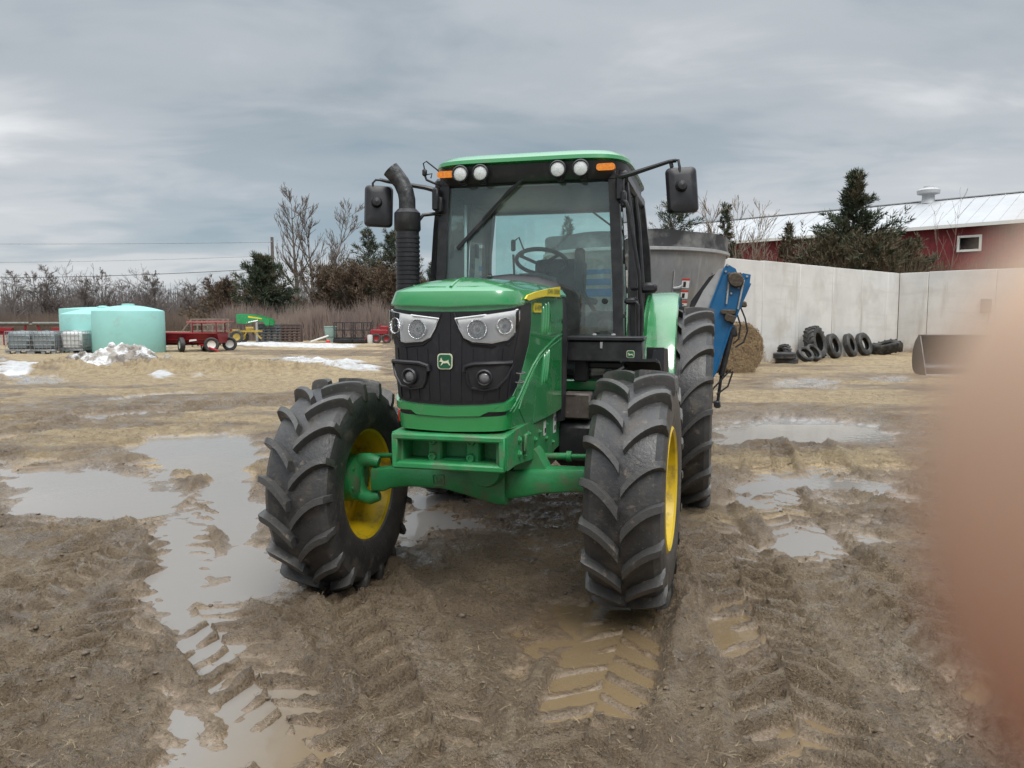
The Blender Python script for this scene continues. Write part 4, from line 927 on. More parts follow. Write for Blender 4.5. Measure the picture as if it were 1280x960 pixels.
# ---- cab
mb = MB()
AP = {1: [(.645, 1.20, 2.78), (.66, 1.20, 2.5), (.685, 1.195, 2.0), (.70, 1.19, 1.6), (.69, 1.18, 1.22)]}
def post(pts, w, d):
    mb_ = MB(); rings = []
    for x, y, z in pts: rings.append([(x - w / 2, y - d / 2, z), (x + w / 2, y - d / 2, z), (x + w / 2, y + d / 2, z), (x - w / 2, y + d / 2, z)])
    return mb_.loft(rings, caps=True)
fr = MB()
for s in (1, -1):
    for pts, w, d in ((AP[1], .075, .09), ([(.72, 1.27, 2.76), (.76, 1.27, 2.4), (.79, 1.27, 2.0), (.80, 1.27, 1.6), (.78, 1.27, 1.22)], .035, .05), ([(.70, 1.98, 2.78), (.755, 1.98, 2.3), (.78, 2.0, 1.8), (.78, 2.02, 1.25)], .06, .07), ([(.70, 2.62, 2.78), (.76, 2.66, 2.3), (.78, 2.7, 1.9), (.76, 2.7, 1.5)], .09, .09)):
        m_ = post([(s * x, y, z) for x, y, z in pts], w, d); fr.add(m_.v, m_.f)
    fr.box((s * .70, 1.95, 2.74), (.10, 1.5, .09), .02); fr.box((s * .75, 1.75, 1.24), (.08, 1.0, .10), .02)
fr.box((0, 1.20, 2.745), (1.36, .10, .09), .02); fr.box((0, 2.66, 2.74), (1.44, .09, .12), .02); fr.box((0, 2.70, 1.62), (1.5, .09, .12), .02); fr.box((0, 1.19, 1.25), (1.36, .08, .07), .015)
fr.box((0, 2.70, 1.40), (1.45, .06, .40), .02)
cab = obj('cab_frame', fr, BLACKM, T)
def sheet(P, parent, name, m, nrm=(0, 0, 0), th=.005):
    mb = MB(); n = len(P); nv = Vector(nrm) * th
    mb.add([Vector(p) for p in P] + [Vector(p) + nv for p in P], [tuple(range(n)), tuple(reversed(range(n, 2 * n)))] + [(k, (k + 1) % n, n + (k + 1) % n, n + k) for k in range(n)])
    return obj(name, mb, m, parent)
# curved windscreen
mb = MB(); rg = []
for z, hw_, y in ((1.27, .66, 1.17), (1.6, .665, 1.165), (2.0, .65, 1.165), (2.4, .63, 1.17), (2.74, .615, 1.175)):
    rg.append([(hw_ * t, y - .035 * (1 - t * t), z) for t in [-1 + i / 6 for i in range(13)]])
mb.loft(rg, closed=False); mb2 = MB(); mb2.v = [Vector(v) + Vector((0, .006, 0)) for v in mb.v]; mb2.f = mb.f; mb.add(mb2.v, mb2.f)
obj('windscreen', mb, GLASS, T, recalc=False)
for s in (1, -1):
    sheet([(s * .735, 1.30, 1.30), (s * .735, 1.94, 1.30), (s * .745, 1.94, 1.9), (s * .72, 1.94, 2.70), (s * .69, 1.30, 2.70), (s * .735, 1.30, 1.9)][::s], T, 'door_glass', GLASS, (s, 0, 0))
    sheet([(s * .76, 2.05, 1.55), (s * .76, 2.62, 1.62), (s * .72, 2.58, 2.70), (s * .70, 2.03, 2.70)], T, 'side_window', GLASS, (s, 0, 0))
sheet([(-.68, 2.70, 1.68), (.68, 2.70, 1.68), (.66, 2.66, 2.68), (-.66, 2.66, 2.68)], T, 'rear_window', GLASS, (0, 1, 0))
# door frame on the left, handles, rail
mb = MB()
mb.tube([(.745, 1.30, 1.30), (.81, 1.30, 1.60), (.805, 1.30, 2.0), (.775, 1.30, 2.4), (.73, 1.30, 2.70)], .018, 8)
mb.tube([(.745, 1.94, 1.30), (.80, 1.94, 1.60), (.80, 1.94, 2.0), (.765, 1.94, 2.45), (.73, 1.94, 2.70)], .020, 8)
obj('door_frame', mb, BLACKM, T)
mb = MB(); mb.tube([(.70, 1.14, 2.545), (.725, 1.09, 2.55), (.755, 1.06, 2.53), (.775, 1.06, 2.47), (.85, 1.10, 2.02), (.87, 1.13, 1.72), (.86, 1.16, 1.5), (.80, 1.2, 1.42)], .013, 10)
mb.tube([(.76, 1.20, 1.83), (.83, 1.13, 1.82), (.85, 1.10, 1.80), (.85, 1.10, 1.58), (.83, 1.13, 1.55), (.77, 1.2, 1.55)], .012, 8); mb.box((.79, 1.16, 1.83), (.10, .05, .05), .015)
mb.lathe([(.001, .05), (.02, .05), (.022, 0)], c=(.60, 1.14, 1.83), ax=(0, -1, 0), n=12); mb.lathe([(.001, .03), (.014, .03), (.016, 0)], c=(.735, 1.19, 1.72), ax=(0, -1, 0), n=12)
obj('grab_rail', mb, BLACKM, T)
mb = MB(); mb.box((.915, 1.17, 1.925), (.12, .09, .075), .02); mb.tube([(.86, 1.15, 1.92), (.79, 1.2, 1.92)], .012, 6); obj('marker_lamp', mb, BLACK, T)
mb = MB(); mb.tube([(-.67, 1.18, 2.50), (-.72, 1.12, 2.505), (-.79, 1.06, 2.49), (-.83, 1.05, 2.44), (-.875, 1.06, 2.30), (-.89, 1.08, 1.9), (-.86, 1.14, 1.5), (-.8, 1.2, 1.4)], .014, 10); obj('grab_rail', mb, BLACKM, T)
# interior
mb = MB(); mb.box((0, 1.75, 1.29), (1.4, .9, .05), .01); mb.box((0, 2.35, 1.5), (1.45, .5, .3), .05); mb.box((.52, 2.0, 1.62), (.30, .75, .28), .05); mb.box((-.56, 2.1, 1.55), (.22, .6, .2), .05)
mb.box((.55, 1.55, 1.50), (.12, .1, .40), .03);
obj('cab_interior', mb, GREYP, T)
mb = MB(); mb.box((0, 1.32, 1.66), (.40, .14, .48), .06); mb.loft([[(x, 1.38 + dy_, z) for x, z in ((-.17, 1.92), (.19, 1.92), (.17, 2.02), (.06, 2.055), (-.08, 2.05), (-.15, 2.0))] for dy_ in (-.08, .06)], caps=True); obj('dashboard', mb, GREYP, T)
mb = MB(); cw = Vector((.03, 1.56, 2.155)); axv = Vector((0, .42, .9)).normalized(); u_ = Vector((1, 0, 0)); w_ = axv.cross(u_)
mb.tube([cw + (u_ * math.cos(t) + w_ * math.sin(t)) * .205 for t in [2 * math.pi * k / 36 for k in range(36)]], .017, 8, closed=True)
for t in (R(90), R(215), R(325)): mb.tube([cw - axv * .03, cw + (u_ * math.cos(t) + w_ * math.sin(t)) * .20], .013, 6)
mb.lathe([(.001, .01), (.05, 0), (.05, -.05)], c=cw - axv * .01, ax=axv, n=16); mb.tube([cw - axv * .05, (.02, 1.40, 1.85)], .045, 10); obj('steering_wheel', mb, BLACK, T)
mb = MB()
def cushion(c, d, rot=None): mb.box(c, d, .07, rot)
cushion((.05, 2.02, 1.68), (.50, .48, .14)); cushion((.05, 2.29, 1.95), (.44, .13, .56), Matrix.Rotation(R(-8), 3, 'X'))
cushion((.335, 2.10, 1.85), (.09, .42, .06)); mb.box((.05, 2.05, 1.50), (.34, .34, .35), .03)
obj('seat', mb, SEATM, T, keep=True)
mb = MB(); mb.box((.30, 1.80, 2.10), (.085, .07, .36), .03); mb.tube([(.30, 1.82, 1.95), (.42, 1.9, 1.75)], .02, 8); obj('monitor', mb, BLACK, T)
mb = MB(); mb.tube([(-.14, 1.34, 2.0), (-.15, 1.34, 2.20)], .010, 6); mb.box((-.15, 1.34, 2.27), (.035, .03, .09), .01); mb.tube([(-.13, 1.33, 2.31), (-.10, 1.32, 2.33), (-.06, 1.32, 2.23), (-.07, 1.32, 2.18)], .006, 6); mb.box((-.62, 1.9, 2.28), (.02, .08, .12), .005); obj('control_stalk', mb, BLACK, T)
# roof
mb = MB(); rings = []
def roofring(hx, y0, y1, z, e=.34, crown=0.0):
    k = []; yc = (y0 + y1) / 2; hy = (y1 - y0) / 2
    for i in range(56):
        a = 2 * math.pi * i / 56; c, s_ = math.cos(a), math.sin(a); x = hx * abs(c) ** e * (1 if c > 0 else -1); y = yc + hy * abs(s_) ** e * (1 if s_ > 0 else -1)
        k.append((x, y, z))
    return k
for hx, y0, y1, z in ((.74, 1.06, 2.80, 2.84), (.765, 1.03, 2.84, 2.852), (.76, 1.035, 2.83, 2.88), (.725, 1.08, 2.79, 2.915), (.66, 1.16, 2.7, 2.935), (.50, 1.32, 2.5, 2.95), (.25, 1.6, 2.2, 2.957)): rings.append(roofring(hx, y0, y1, z))
mb.loft(rings, caps=True); roof = obj('roof', mb, GREEN, T, ang=35)
mb = MB(); rings = []
for hx, y0, y1, z in ((.70, 1.14, 2.74, 2.70), (.72, 1.10, 2.77, 2.715), (.735, 1.075, 2.79, 2.76), (.74, 1.07, 2.79, 2.842)): rings.append(roofring(hx, y0, y1, z, .30))
mb.loft(rings, caps=True); obj('roof_visor', mb, BLACK, T, ang=35)
for s, x in ((1, .605), (-1, -.605)):
    mb = MB(); o = rrect(x, 2.785, .135, .05, .022, 5); mb.prism(o, lambda a, b: (a, 1.10, b), lambda a, b: (a, 1.052, b)); obj('turn_signal', mb, AMBER, T)
for x in (-.478, -.322, .262, .43):
    mb = MB(); c = (x, 1.07, 2.778); mb.lathe([(.001, -.01), (.05, 0), (.062, .03), (.064, .055), (.056, .062), (.050, .052)], c=c, ax=(0, -1, 0), n=24); mb.box((x + .01, 1.07, 2.725), (.05, .05, .05), .01)
    wl = obj('work_light', mb, BLACK, T); mb = MB(); mb.lathe([(.001, .060), (.03, .058), (.050, .050)], c=c, ax=(0, -1, 0), n=24); obj('lamp_lens', mb, LENSW, wl)
# wipers
mb = MB(); mb.tube([(-.03, 1.10, 2.72), (-.17, 1.105, 2.60), (-.33, 1.115, 2.45)], .012, 6); mb.tube([(-.01, 1.095, 2.73), (-.12, 1.10, 2.66), (-.30, 1.11, 2.47)], .007, 6); mb.bar((-.19, 1.105, 2.57), (-.545, 1.14, 2.235), .012, .03); obj('wiper', mb, BLACK, T)
mb = MB(); mb.tube([(.12, 2.64, 2.80), (.45, 2.63, 2.55), (.56, 2.63, 2.50)], .010, 6); mb.tube([(.56, 2.63, 2.50), (.575, 2.63, 2.44), (.575, 2.63, 2.2)], .014, 6); obj('wiper', mb, BLACK, T)
# mirrors
def mirror_arm(s):
    mb = MB()
    if s > 0:
        mb.tube([(.68, 1.12, 2.715), (.80, 1.08, 2.735), (1.05, 1.06, 2.80), (1.10, 1.06, 2.805)], [.02, .018, .014, .014], 8); mb.box((.70, 1.13, 2.64), (.06, .06, .17), .012); mb.box((.73, 1.11, 2.56), (.04, .06, .12), .012)
        mb.tube([(1.06, 1.07, 2.80), (1.07, 1.06, 2.76)], .014, 6)
        mb.tube([(1.08, 1.05, 2.805), (1.115, 1.03, 2.80), (1.125, 1.02, 2.75), (1.125, 1.02, 2.58)], .010, 8)
    else:
        mb.tube([(-.70, 1.12, 2.68), (-.78, 1.08, 2.70), (-1.08, 1.06, 2.755), (-1.14, 1.05, 2.77)], [.020, .018, .014, .012], 8); mb.box((-.70, 1.10, 2.61), (.055, .05, .17), .012); mb.box((-.675, 1.12, 2.57), (.05, .05, .12), .01)
        mb.tube([(-1.12, 1.05, 2.765), (-1.165, 1.03, 2.765), (-1.185, 1.02, 2.74), (-1.185, 1.02, 2.54)], .009, 8)
    a = obj('mirror_arm', mb, BLACK, T)
    cx, cz, tl = ((1.135, 2.595, R(-4)) if s > 0 else (-1.165, 2.565, R(2)))
    mb = MB(); rg = []
    for y, k in ((0, .86), (-.022, .97), (-.035, .96), (-.062, .84), (-.075, .55)):
        rg.append([(a_, y, b_) for a_, b_ in rrect(0, 0, .225 * k, .325 * (k * .55 + .45) * (1 if k > .8 else .85), .035 * k)])
    mb.loft(rg, caps=True); mb.lathe([(.001, .115), (.03, .11), (.045, .07)], ax=(0, -1, 0), c=(-.015, 0, .02), n=20)
    m = obj('mirror', mb, BLACK, a); m.location = (cx, 1.08, cz); m.rotation_euler = (R(-4), tl, R(16) if s > 0 else R(24))
for s in (1, -1): mirror_arm(s)
# antenna bracket at the right corner
mb = MB(); mb.tube([(-.68, 1.14, 2.72), (-.73, 1.12, 2.74), (-.775, 1.10, 2.76), (-.79, 1.10, 2.80)], .009, 6); mb.box((-.79, 1.10, 2.815), (.035, .035, .055), .01); mb.tube([(-.79, 1.10, 2.84), (-.80, 1.10, 2.885), (-.775, 1.10, 2.90), (-.70, 1.12, 2.84), (-.66, 1.14, 2.80)], .006, 6); mb.tube([(-.77, 1.1, 2.80), (-.73, 1.1, 2.805), (-.74, 1.1, 2.77)], .005, 6); obj('lamp_bracket', mb, BLACK, T)
# exhaust
mb = MB(); ex = (-.895, 1.0); zc0 = 1.45
mb.tube([(ex[0], ex[1], 1.2), (ex[0], ex[1], 2.36)], .088, 24)
z = 1.5
while z < 2.32: mb.lathe([(.088, -.012), (.093, -.009), (.093, .009), (.088, .012)], c=(ex[0], ex[1], z), ax=(0, 0, 1), n=28); z += .034
mb.tube([(ex[0], ex[1], 2.36), (ex[0], ex[1], 2.375), (ex[0], ex[1], 2.50), (ex[0], ex[1], 2.53)], [.09, .101, .099, .07], 28)
exh = obj('exhaust_stack', mb, BLACK, T)
mb = MB(); pts = [(ex[0], ex[1], 2.50), (ex[0], ex[1], 2.60), (ex[0] - .012, ex[1], 2.66), (ex[0] - .045, ex[1], 2.73), (ex[0] - .09, ex[1] - .01, 2.79), (ex[0] - .125, ex[1] - .02, 2.83)]
mb.tube(pts, [.064, .063, .062, .062, .064, .066], 24, caps=False); mb.tube([pts[-1], Vector(pts[-1]) - Vector((-.035, -.01, .04)) * 1.0, Vector(pts[3])], [.0645, .058, .05], 24, caps=False)
obj('exhaust_pipe', mb, mat('sooty_steel', (0.035, 0.035, 0.036), 0.4, metal=0.6, col2=(0.10, 0.10, 0.10), scale=25, bump=.2), exh)
# rear fenders
for s in (1, -1):
    mb = MB(); rings = []
    for i in range(17):
        a = R(lerp(2, 120, i / 16)); cs, sn_ = math.cos(a), math.sin(a); r = 1.04
        if i < 4: r = 1.04 + .0 * i
        sec = [(.80, r - .02), (.80, r), (.84, r + .028), (.93, r + .034), (1.03, r + .034), (1.075, r + .02), (1.085, r - .01), (1.07, r - .012), (1.03, r + .01), (.84, r + .005)]
        rings.append([(s * x, 2.77 - rr * cs, .872 + rr * sn_) for x, rr in sec])
    mb.loft(rings, caps=True)
    mb.prism([(lerp(1.70, 2.8, t), .872 + math.sqrt(max(0, 1.05 ** 2 - (lerp(1.70, 2.8, t) - 2.77) ** 2)) + .0) for t in [0.02 + .098 * k for k in range(11)]] + [(2.8, 1.3), (1.8, 1.2)], lambda a, b: (s * .80, a, b), lambda a, b: (s * .815, a, b))
    obj('rear_fender', mb, GREEN, T, ang=30)
    mb = MB(); mb.box((s * .93, 1.735, 1.42), (.14, .01, .10), .003); obj('reflector_strip', mb, BLACK if s > 0 else REDL, T)
mb = MB(); mb.tube([(-.62, 1.5, 1.02), (-.62, 1.5, 1.2)], .05, 12); mb.box((-.42, -.30, 1.13), (.035, .03, .08), .01); obj('side_reflector', mb, REDL, T)
mb = MB(); mb.bar((.3, 3.2, .75), (.3, 3.75, .62), .06, .08); mb.bar((-.3, 3.2, .75), (-.3, 3.75, .62), .06, .08); mb.bar((0, 3.0, .5), (0, 3.9, .48), .10, .05); obj('hitch', mb, BLACKM, T)

# ------------------------------------------------------------------ feed mixer behind the tractor
CX, CY = 1.80, 11.35
M = thing('feed_mixer', (CX, CY, 0), -TA, 'big round grey feed mixer tub with blue side conveyor, hitched behind the tractor', 'feed mixer')
def oval(rx, ry, z, n=64, wob=0.0):
    return [((rx + wob * math.sin(5 * a) * .3) * math.cos(a), (ry + wob * math.cos(7 * a) * .3) * math.sin(a), z + wob * math.sin(9 * a) * .4 + wob * math.sin(4 * a) * .4) for a in [2 * math.pi * k / n for k in range(n)]]
mb = MB(); mb.loft([oval(.98, 1.18, .72), oval(1.0, 1.2, .74), oval(1.28, 1.50, 2.54), oval(1.30, 1.52, 2.58), oval(1.24, 1.46, 2.58), oval(.95, 1.15, .76)]); mb.loft([oval(.98, 1.18, .74), oval(.01, .01, .74)]); obj('tub', mb, STEELT, M)
mb = MB(); mb.loft([oval(1.305, 1.525, 2.55), oval(1.335, 1.555, 2.565), oval(1.335, 1.555, 2.60), oval(1.30, 1.52, 2.61), oval(1.25, 1.47, 2.61), oval(1.25, 1.47, 2.55)]); obj('rim_band', mb, STEELL, M)
mb = MB(); mb.loft([oval(1.315, 1.535, 2.59, 96, .006), oval(1.305, 1.525, 2.70, 96, .012), oval(1.315, 1.535, 2.81, 96, .02), oval(1.28, 1.50, 2.81, 96, .02), oval(1.27, 1.49, 2.59, 96)]); obj('rubber_skirt', mb, RUBB, M, ang=50)
def tubP(a, z, off):
    t = (z - .74) / (2.54 - .74); rx, ry = lerp(1.0, 1.28, t) + off, lerp(1.2, 1.50, t) + off; return Vector((rx * math.cos(a), ry * math.sin(a), z))
mb = MB()
for a in (R(-60), R(-28)): mb.loft([[tubP(a - .006, z, .004), tubP(a + .006, z, .004), tubP(a + .006, z, .02), tubP(a - .006, z, .02)] for z in [1.2 + .1 * k for k in range(12)]], caps=True)
mb.tube([tubP(R(-60), 2.08, .02), tubP(R(-57), 2.09, .04), tubP(R(-54), 2.12, .02)], .018, 6)
obj('tub_seam', mb, STEELT, M)
def tubpatch(name, a0, a1, z0, z1, m, off=.004, par=M):
    mb = MB(); patch(mb, [(a0, z0), (a1, z0), (a1, z1), (a0, z1)], off, .003, .1, fn=lambda a, z, o: tubP(a, z, o)); return obj(name, mb, m, par)
for z0, z1 in ((2.09, 2.21), (1.95, 2.06), (1.86, 1.92)):
    q = tubpatch('warning_decal', R(-54), R(-48.5), z0, z1, WHITEP); tubpatch('decal_print', R(-54), R(-48.5), z1 - .025, z1, REDL, .006, q); tubpatch('decal_print', R(-53), R(-51), z0 + .01, z1 - .04, BLACK, .006, q)
for z0, z1 in ((2.27, 2.33), (2.13, 2.21), (1.98, 2.08)): tubpatch('blue_band', R(-145), R(-98), z0, z1, BLUEP)
mb = MB(); mb.box((0, -.1, .58), (1.3, 3.2, .22), .02); mb.bar((0, -1.6, .58), (0, -3.3, .52), .16, .16); mb.box((0, -1.5, .75), (1.0, .3, .3), .03); mb.bar((0, -1.2, .62), (.0, -3.0, .62), .09, .09); obj('chassis', mb, BLUEP, M)
for s in (1, -1):
    mb = MB(); mb.lathe([(x, y * s) for x, y in ((.25, .14), (.43, .15), (.47, .11), (.48, 0), (.47, -.11), (.43, -.15), (.25, -.14))], n=36); w = obj('wheel', mb, TYRE, M); w.location = (s * .95, .3, .47)
    mb = MB(); mb.lathe([(.001, .05 * s), (.15, .05 * s), (.20, .10 * s), (.26, .12 * s), (.26, -.12 * s)], n=28); obj('rim', mb, STEELL, w)
# side conveyor: local frame, belt runs up and out to the tractor's left
mb = MB(); y0 = -2.09
def sh(x, z): return x + .49 - .175 * (z - 1.0) / 1.2
sidep = [(.80, 1.02), (1.10, .96), (1.16, 1.05), (1.30, 1.56), (1.52, 2.10), (1.53, 2.20), (1.44, 2.22), (1.40, 2.17), (1.36, 2.27), (1.26, 2.33), (1.22, 2.27), (.99, 1.58)]
sx = .0
for yy in (y0, y0 + .75): mb.prism([(a + sx, b) for a, b in sidep], lambda a, b: (a, yy, b), lambda a, b: (a, yy + .012, b))
cvy = obj('conveyor', mb, BLUEP, M, keep=True)
mb = MB(); dv = Vector((.56, 0, 1.11)).normalized(); nv_ = Vector((-dv.z, 0, dv.x))
mb.bar((sh(.60, 1), y0 + .38, 1.0), (sh(1.12, 2.18), y0 + .38, 2.18), .72, .03, up=nv_); obj('belt', mb, BLACK, cvy)
mb = MB(); mb.tube([(.82, y0 - .004, 1.05), (.99, y0 - .004, 1.57), (1.23, y0 - .004, 2.26)], .012, 6); mb.tube([(1.12, y0 - .004, .99), (1.17, y0 - .004, 1.08), (1.31, y0 - .004, 1.56), (1.525, y0 - .004, 2.10)], .014, 6); obj('side_rail', mb, BLUEP, cvy, keep=True)
# pale guard plate on the upper left of the side plate
mb = MB(); mb.prism([(.80, 1.05), (.99, 1.58), (1.225, 2.28), (1.17, 2.27), (1.00, 2.02), (.88, 1.78), (.72, 1.4), (.68, 1.1)], lambda a, b: (a, y0 + .03, b), lambda a, b: (a, y0 + .045, b)); obj('guard_plate', mb, STEELL, cvy)
mb = MB(); mb.prism([(1.19, 2.25), (.90, 1.80), (.80, 1.64), (.86, 1.90), (1.06, 2.18)], lambda a, b: (a, y0 + .06, b), lambda a, b: (a, y0 + .075, b)); obj('rubber_flap', mb, BLACK, cvy)
def shf(mb): mb.v = [(sh(v[0], v[2]), v[1], v[2]) for v in mb.v]
mb = MB(); mb.lathe([(.001, .06), (.075, .06), (.09, .04), (.09, 0)], c=(1.04, y0 - .01, 2.14), ax=(0, -1, 0), n=18); mb.box((1.035, y0 - .02, 2.20), (.16, .03, .05), .01); shf(mb); obj('roller_motor', mb, RUST, cvy)
mb = MB()
for a, b in (((.90, 1.86), (.98, 2.2)), ((1.02, 1.80), (1.13, 2.14))): mb.bar((a[0], y0 - .02, a[1]), (b[0], y0 - .02, b[1]), .02, .02)
mb.bar((.98, y0 - .015, 2.21), (1.13, y0 - .015, 2.15), .02, .02); shf(mb); obj('motor_bracket', mb, STEELL, cvy, keep=True)
mb = MB(); mb.box((.91, y0 - .03, 1.77), (.17, .05, .06), .012); mb.box((.92, y0 - .03, 1.70), (.12, .06, .10), .015, Matrix.Rotation(.4, 3, 'Y')); mb.lathe([(.001, .07), (.035, .07), (.04, 0)], c=(.90, y0, 1.70), ax=(0, -1, 0), n=12); mb.box((1.09, y0 + .02, 1.86), (.08, .06, .07), .015); shf(mb); obj('belt_tensioner', mb, RUST, cvy)
mb = MB(); 
for a, b in ((.97, 2.31), (1.17, 2.18), (.94, 2.24), (.68, 1.73), (.50, 1.25), (.93, 2.00), (.97, 1.985), (1.06, 2.05)): mb.lathe([(.001, .016), (.012, .016), (.014, 0)], c=(a, y0 - .001, b), ax=(0, -1, 0), n=8)
shf(mb); obj('bolt_head', mb, STEELL, cvy)
mb = MB(); mb.tube([(.95, y0 + .05, 1.62), (.74, y0 + .05, 1.02)], .035, 10); mb.tube([(.74, y0 + .05, 1.02), (.66, y0 + .05, .70)], .018, 8); mb.box((.65, y0 + .05, .68), (.08, .06, .09), .02); mb.box((.94, y0 + .05, 1.55), (.09, .07, .14), .02); shf(mb); obj('hydraulic_cylinder', mb, BLACKM, M)
mb = MB(); mb.tube([(1.05, y0, 1.85), (1.09, y0, 1.70), (1.10, y0, 1.55), (1.04, y0, 1.42), (.94, y0, 1.36)], .010, 6); mb.tube([(1.00, y0, 1.78), (1.03, y0, 1.62), (.99, y0, 1.46), (.92, y0, 1.40)], .010, 6); mb.tube([(.86, y0, 1.10), (.74, y0, .98), (.62, y0, .86), (.60, y0, .70)], .010, 6); mb.tube([(.88, y0, 1.08), (.80, y0, .90), (.66, y0, .80)], .010, 6); shf(mb); obj('hose', mb, HOSE, M, keep=True)

# ------------------------------------------------------------------ concrete bunker walls
def concrete_mat():
    m = mat('weathered_concrete', (0.66, 0.65, 0.625), 0.85, col2=(0.57, 0.56, 0.54), scale=0.7, bump=.12, bscale=14, dirt=(0.42, 0.385, 0.335), dscale=.45, dlo=0.53, dhi=0.80, streak=[((1.6, 1.6, .22), (0.43, 0.40, 0.355), .56, .80), ((.35, .35, 3.0), (0.52, 0.50, 0.47), .52, .78), ((5, 5, .5), (0.30, 0.265, 0.22), .68, .80)], base=((0.30, 0.24, 0.17), .7))
    return m
CONC = concrete_mat(); SEAMM = mat('joint_filler', (0.16, 0.155, 0.15), 0.9)
def wall(name, a, b, h, label, seams, th=.25):
    ax, ay = a; bx, by = b; L = math.hypot(bx - ax, by - ay); rz = math.atan2(by - ay, bx - ax)
    w = thing(name, (ax, ay, 0), rz, label, 'wall'); edges = [0] + seams + [L]
    for i in range(len(edges) - 1):
        x0, x1 = edges[i] + .012, edges[i + 1] - .012
        mb = MB(); mb.box(((x0 + x1) / 2, th / 2 + random.uniform(-.008, .008), h / 2 + random.uniform(-.012, .012) - .1), (x1 - x0, th, h + .2), .015); o = obj('wall_panel', mb, CONC, w)
    mb = MB(); mb.box((L / 2, th / 2 + .03, h / 2 - .1), (L, th - .06, h + .16), .0); obj('joint_filler', mb, SEAMM, w)
    return w
K0 = (18.55, 37.05); da = Vector((18.55 - 7.38, 37.05 - 27.0)).normalized()
A0 = (K0[0] - da.x * 18.2, K0[1] - da.y * 18.2)
wl_ = wall('concrete_wall', A0, K0, 3.78, 'long pale concrete wall with vertical joints behind the round bale, running back to the corner', [.2, 3.0, 5.8, 8.6, 11.4, 14.2, 16.9])
db = Vector((26.5 - 18.55, 28.2 - 37.05)).normalized()
wr_ = wall('concrete_wall', K0, (K0[0] + db.x * 17, K0[1] + db.y * 17), 3.80, 'stained concrete wall beyond the loader bucket, running forward from the corner to the right', [1.3, 4.1, 7.0, 10.0, 13.0])
mb = MB(); mb.box((3.75, -.06, 2.2), (.42, .12, .62), .02); mb.tube([(3.85, -.04, 1.95), (3.9, -.05, 1.7), (3.82, -.05, 1.45)], .02, 6)
bx_ = thing('electrical_box', (K0[0], K0[1], 0), math.atan2(db.y, db.x), 'small grey brown box fixed high on the stained right-hand concrete wall', 'electrical box'); obj('housing', mb, GREYP, bx_, keep=True)

# ------------------------------------------------------------------ barn
bd = Vector((.713, -.701)); bn = Vector((-.701, -.713)); B0 = Vector((16.5, 70.5))
BN = thing('barn', (B0.x, B0.y, 0), math.atan2(bd.y, bd.x), 'long red barn with a pale metal roof above the concrete wall', 'barn')
BL = 52
REDW = mat('red_boards', (0.20, 0.022, 0.028), 0.75, col2=(0.15, 0.018, 0.022), scale=1.5, dirt=(0.11, 0.02, 0.02), dscale=1.2)
ROOFM = mat('pale_roof_metal', (0.46, 0.475, 0.49), 0.5, metal=0.1, col2=(0.39, 0.405, 0.42), scale=.35, dirt=(0.45, 0.45, 0.45), dscale=.5, dlo=.55, dhi=.8)
# local: x along, y positive = away from the camera (rotation of bd by +90)
EV, RG_, HS = 7.55, 10.0, 6.0
WX = 23.6 
mb = MB(); 
wx0, wx1, wz0, wz1 = WX - .58, WX + .58, 6.02, 6.80
for x0, x1, z0, z1 in ((0, wx0, 0, EV - .05), (wx1, BL, 0, EV - .05), (wx0, wx1, 0, wz0), (wx0, wx1, wz1, EV - .05)): mb.box(((x0 + x1) / 2, -HS + .45, (z0 + z1) / 2), (x1 - x0, .12, z1 - z0), 0)
x = .15
while x < BL:
    if not (wx0 - .1 < x < wx1 + .1): mb.box((x, -HS + .38, EV / 2), (.04, .03, EV - .1), 0)
    x += .33
mb.box((BL / 2, HS - .45, EV / 2), (BL, .12, EV), 0)
for xx in (0, BL): mb.prism([(-HS + .4, 0), (HS - .4, 0), (HS - .4, EV), (0, RG_ - .15), (-HS + .4, EV)], lambda a, b: (xx, a, b), lambda a, b: (xx + .12, a, b))
mb.box((BL / 2, -HS + .36, 4.55), (BL, .05, .14), 0)
obj('wall', mb, REDW, BN, keep=True)
mb = MB()
for s in (1, -1):
    mb.prism([(s * HS, EV - .02), (0, RG_), (0, RG_ + .1), (s * HS, EV + .08)], lambda a, b: (-.4, a, b), lambda a, b: (BL + .4, a, b))
x = 0
while x < BL: mb.bar((x, -HS, EV + .09), (x, -.05, RG_ + .10), .035, .03, 0); x += .9
rf = obj('roof', mb, ROOFM, BN, keep=True)
mb = MB(); mb.box((BL / 2, -HS - .03, EV - .0), (BL + .9, .06, .22), 0); obj('fascia', mb, WHITEP, BN)
mb = MB(); mb.box((BL / 2, 0, RG_ + .12), (BL + .8, .4, .06), .0); obj('ridge_cap', mb, STEELL, rf)
for vx in (19.4,):
    mb = MB(); mb.lathe([(.55, -.1), (.42, .25), (.42, .55), (.75, .62), (.78, .86), (.60, .98), (.36, 1.04), (.34, 1.16), (.001, 1.2)], c=(vx, -.05, RG_), ax=(0, 0, 1), n=20); obj('roof_vent', mb, ROOFM, rf)
mb = MB()
for c, d in (((WX, -HS + .35, wz1 + .06), (1.40, .12, .14)), ((WX, -HS + .35, wz0 - .06), (1.40, .12, .14)), ((wx0 - .05, -HS + .35, 6.41), (.14, .12, .80)), ((wx1 + .05, -HS + .35, 6.41), (.14, .12, .80))): mb.box(c, d, .01)
wf_ = obj('window', mb, WHITEP, BN, keep=True)
mb = MB(); mb.box((WX, -HS + .48, 6.41), (1.16, .02, .78), 0); obj('pane', mb, mat('dark_pane', (0.01, 0.01, 0.012), .1), wf_)

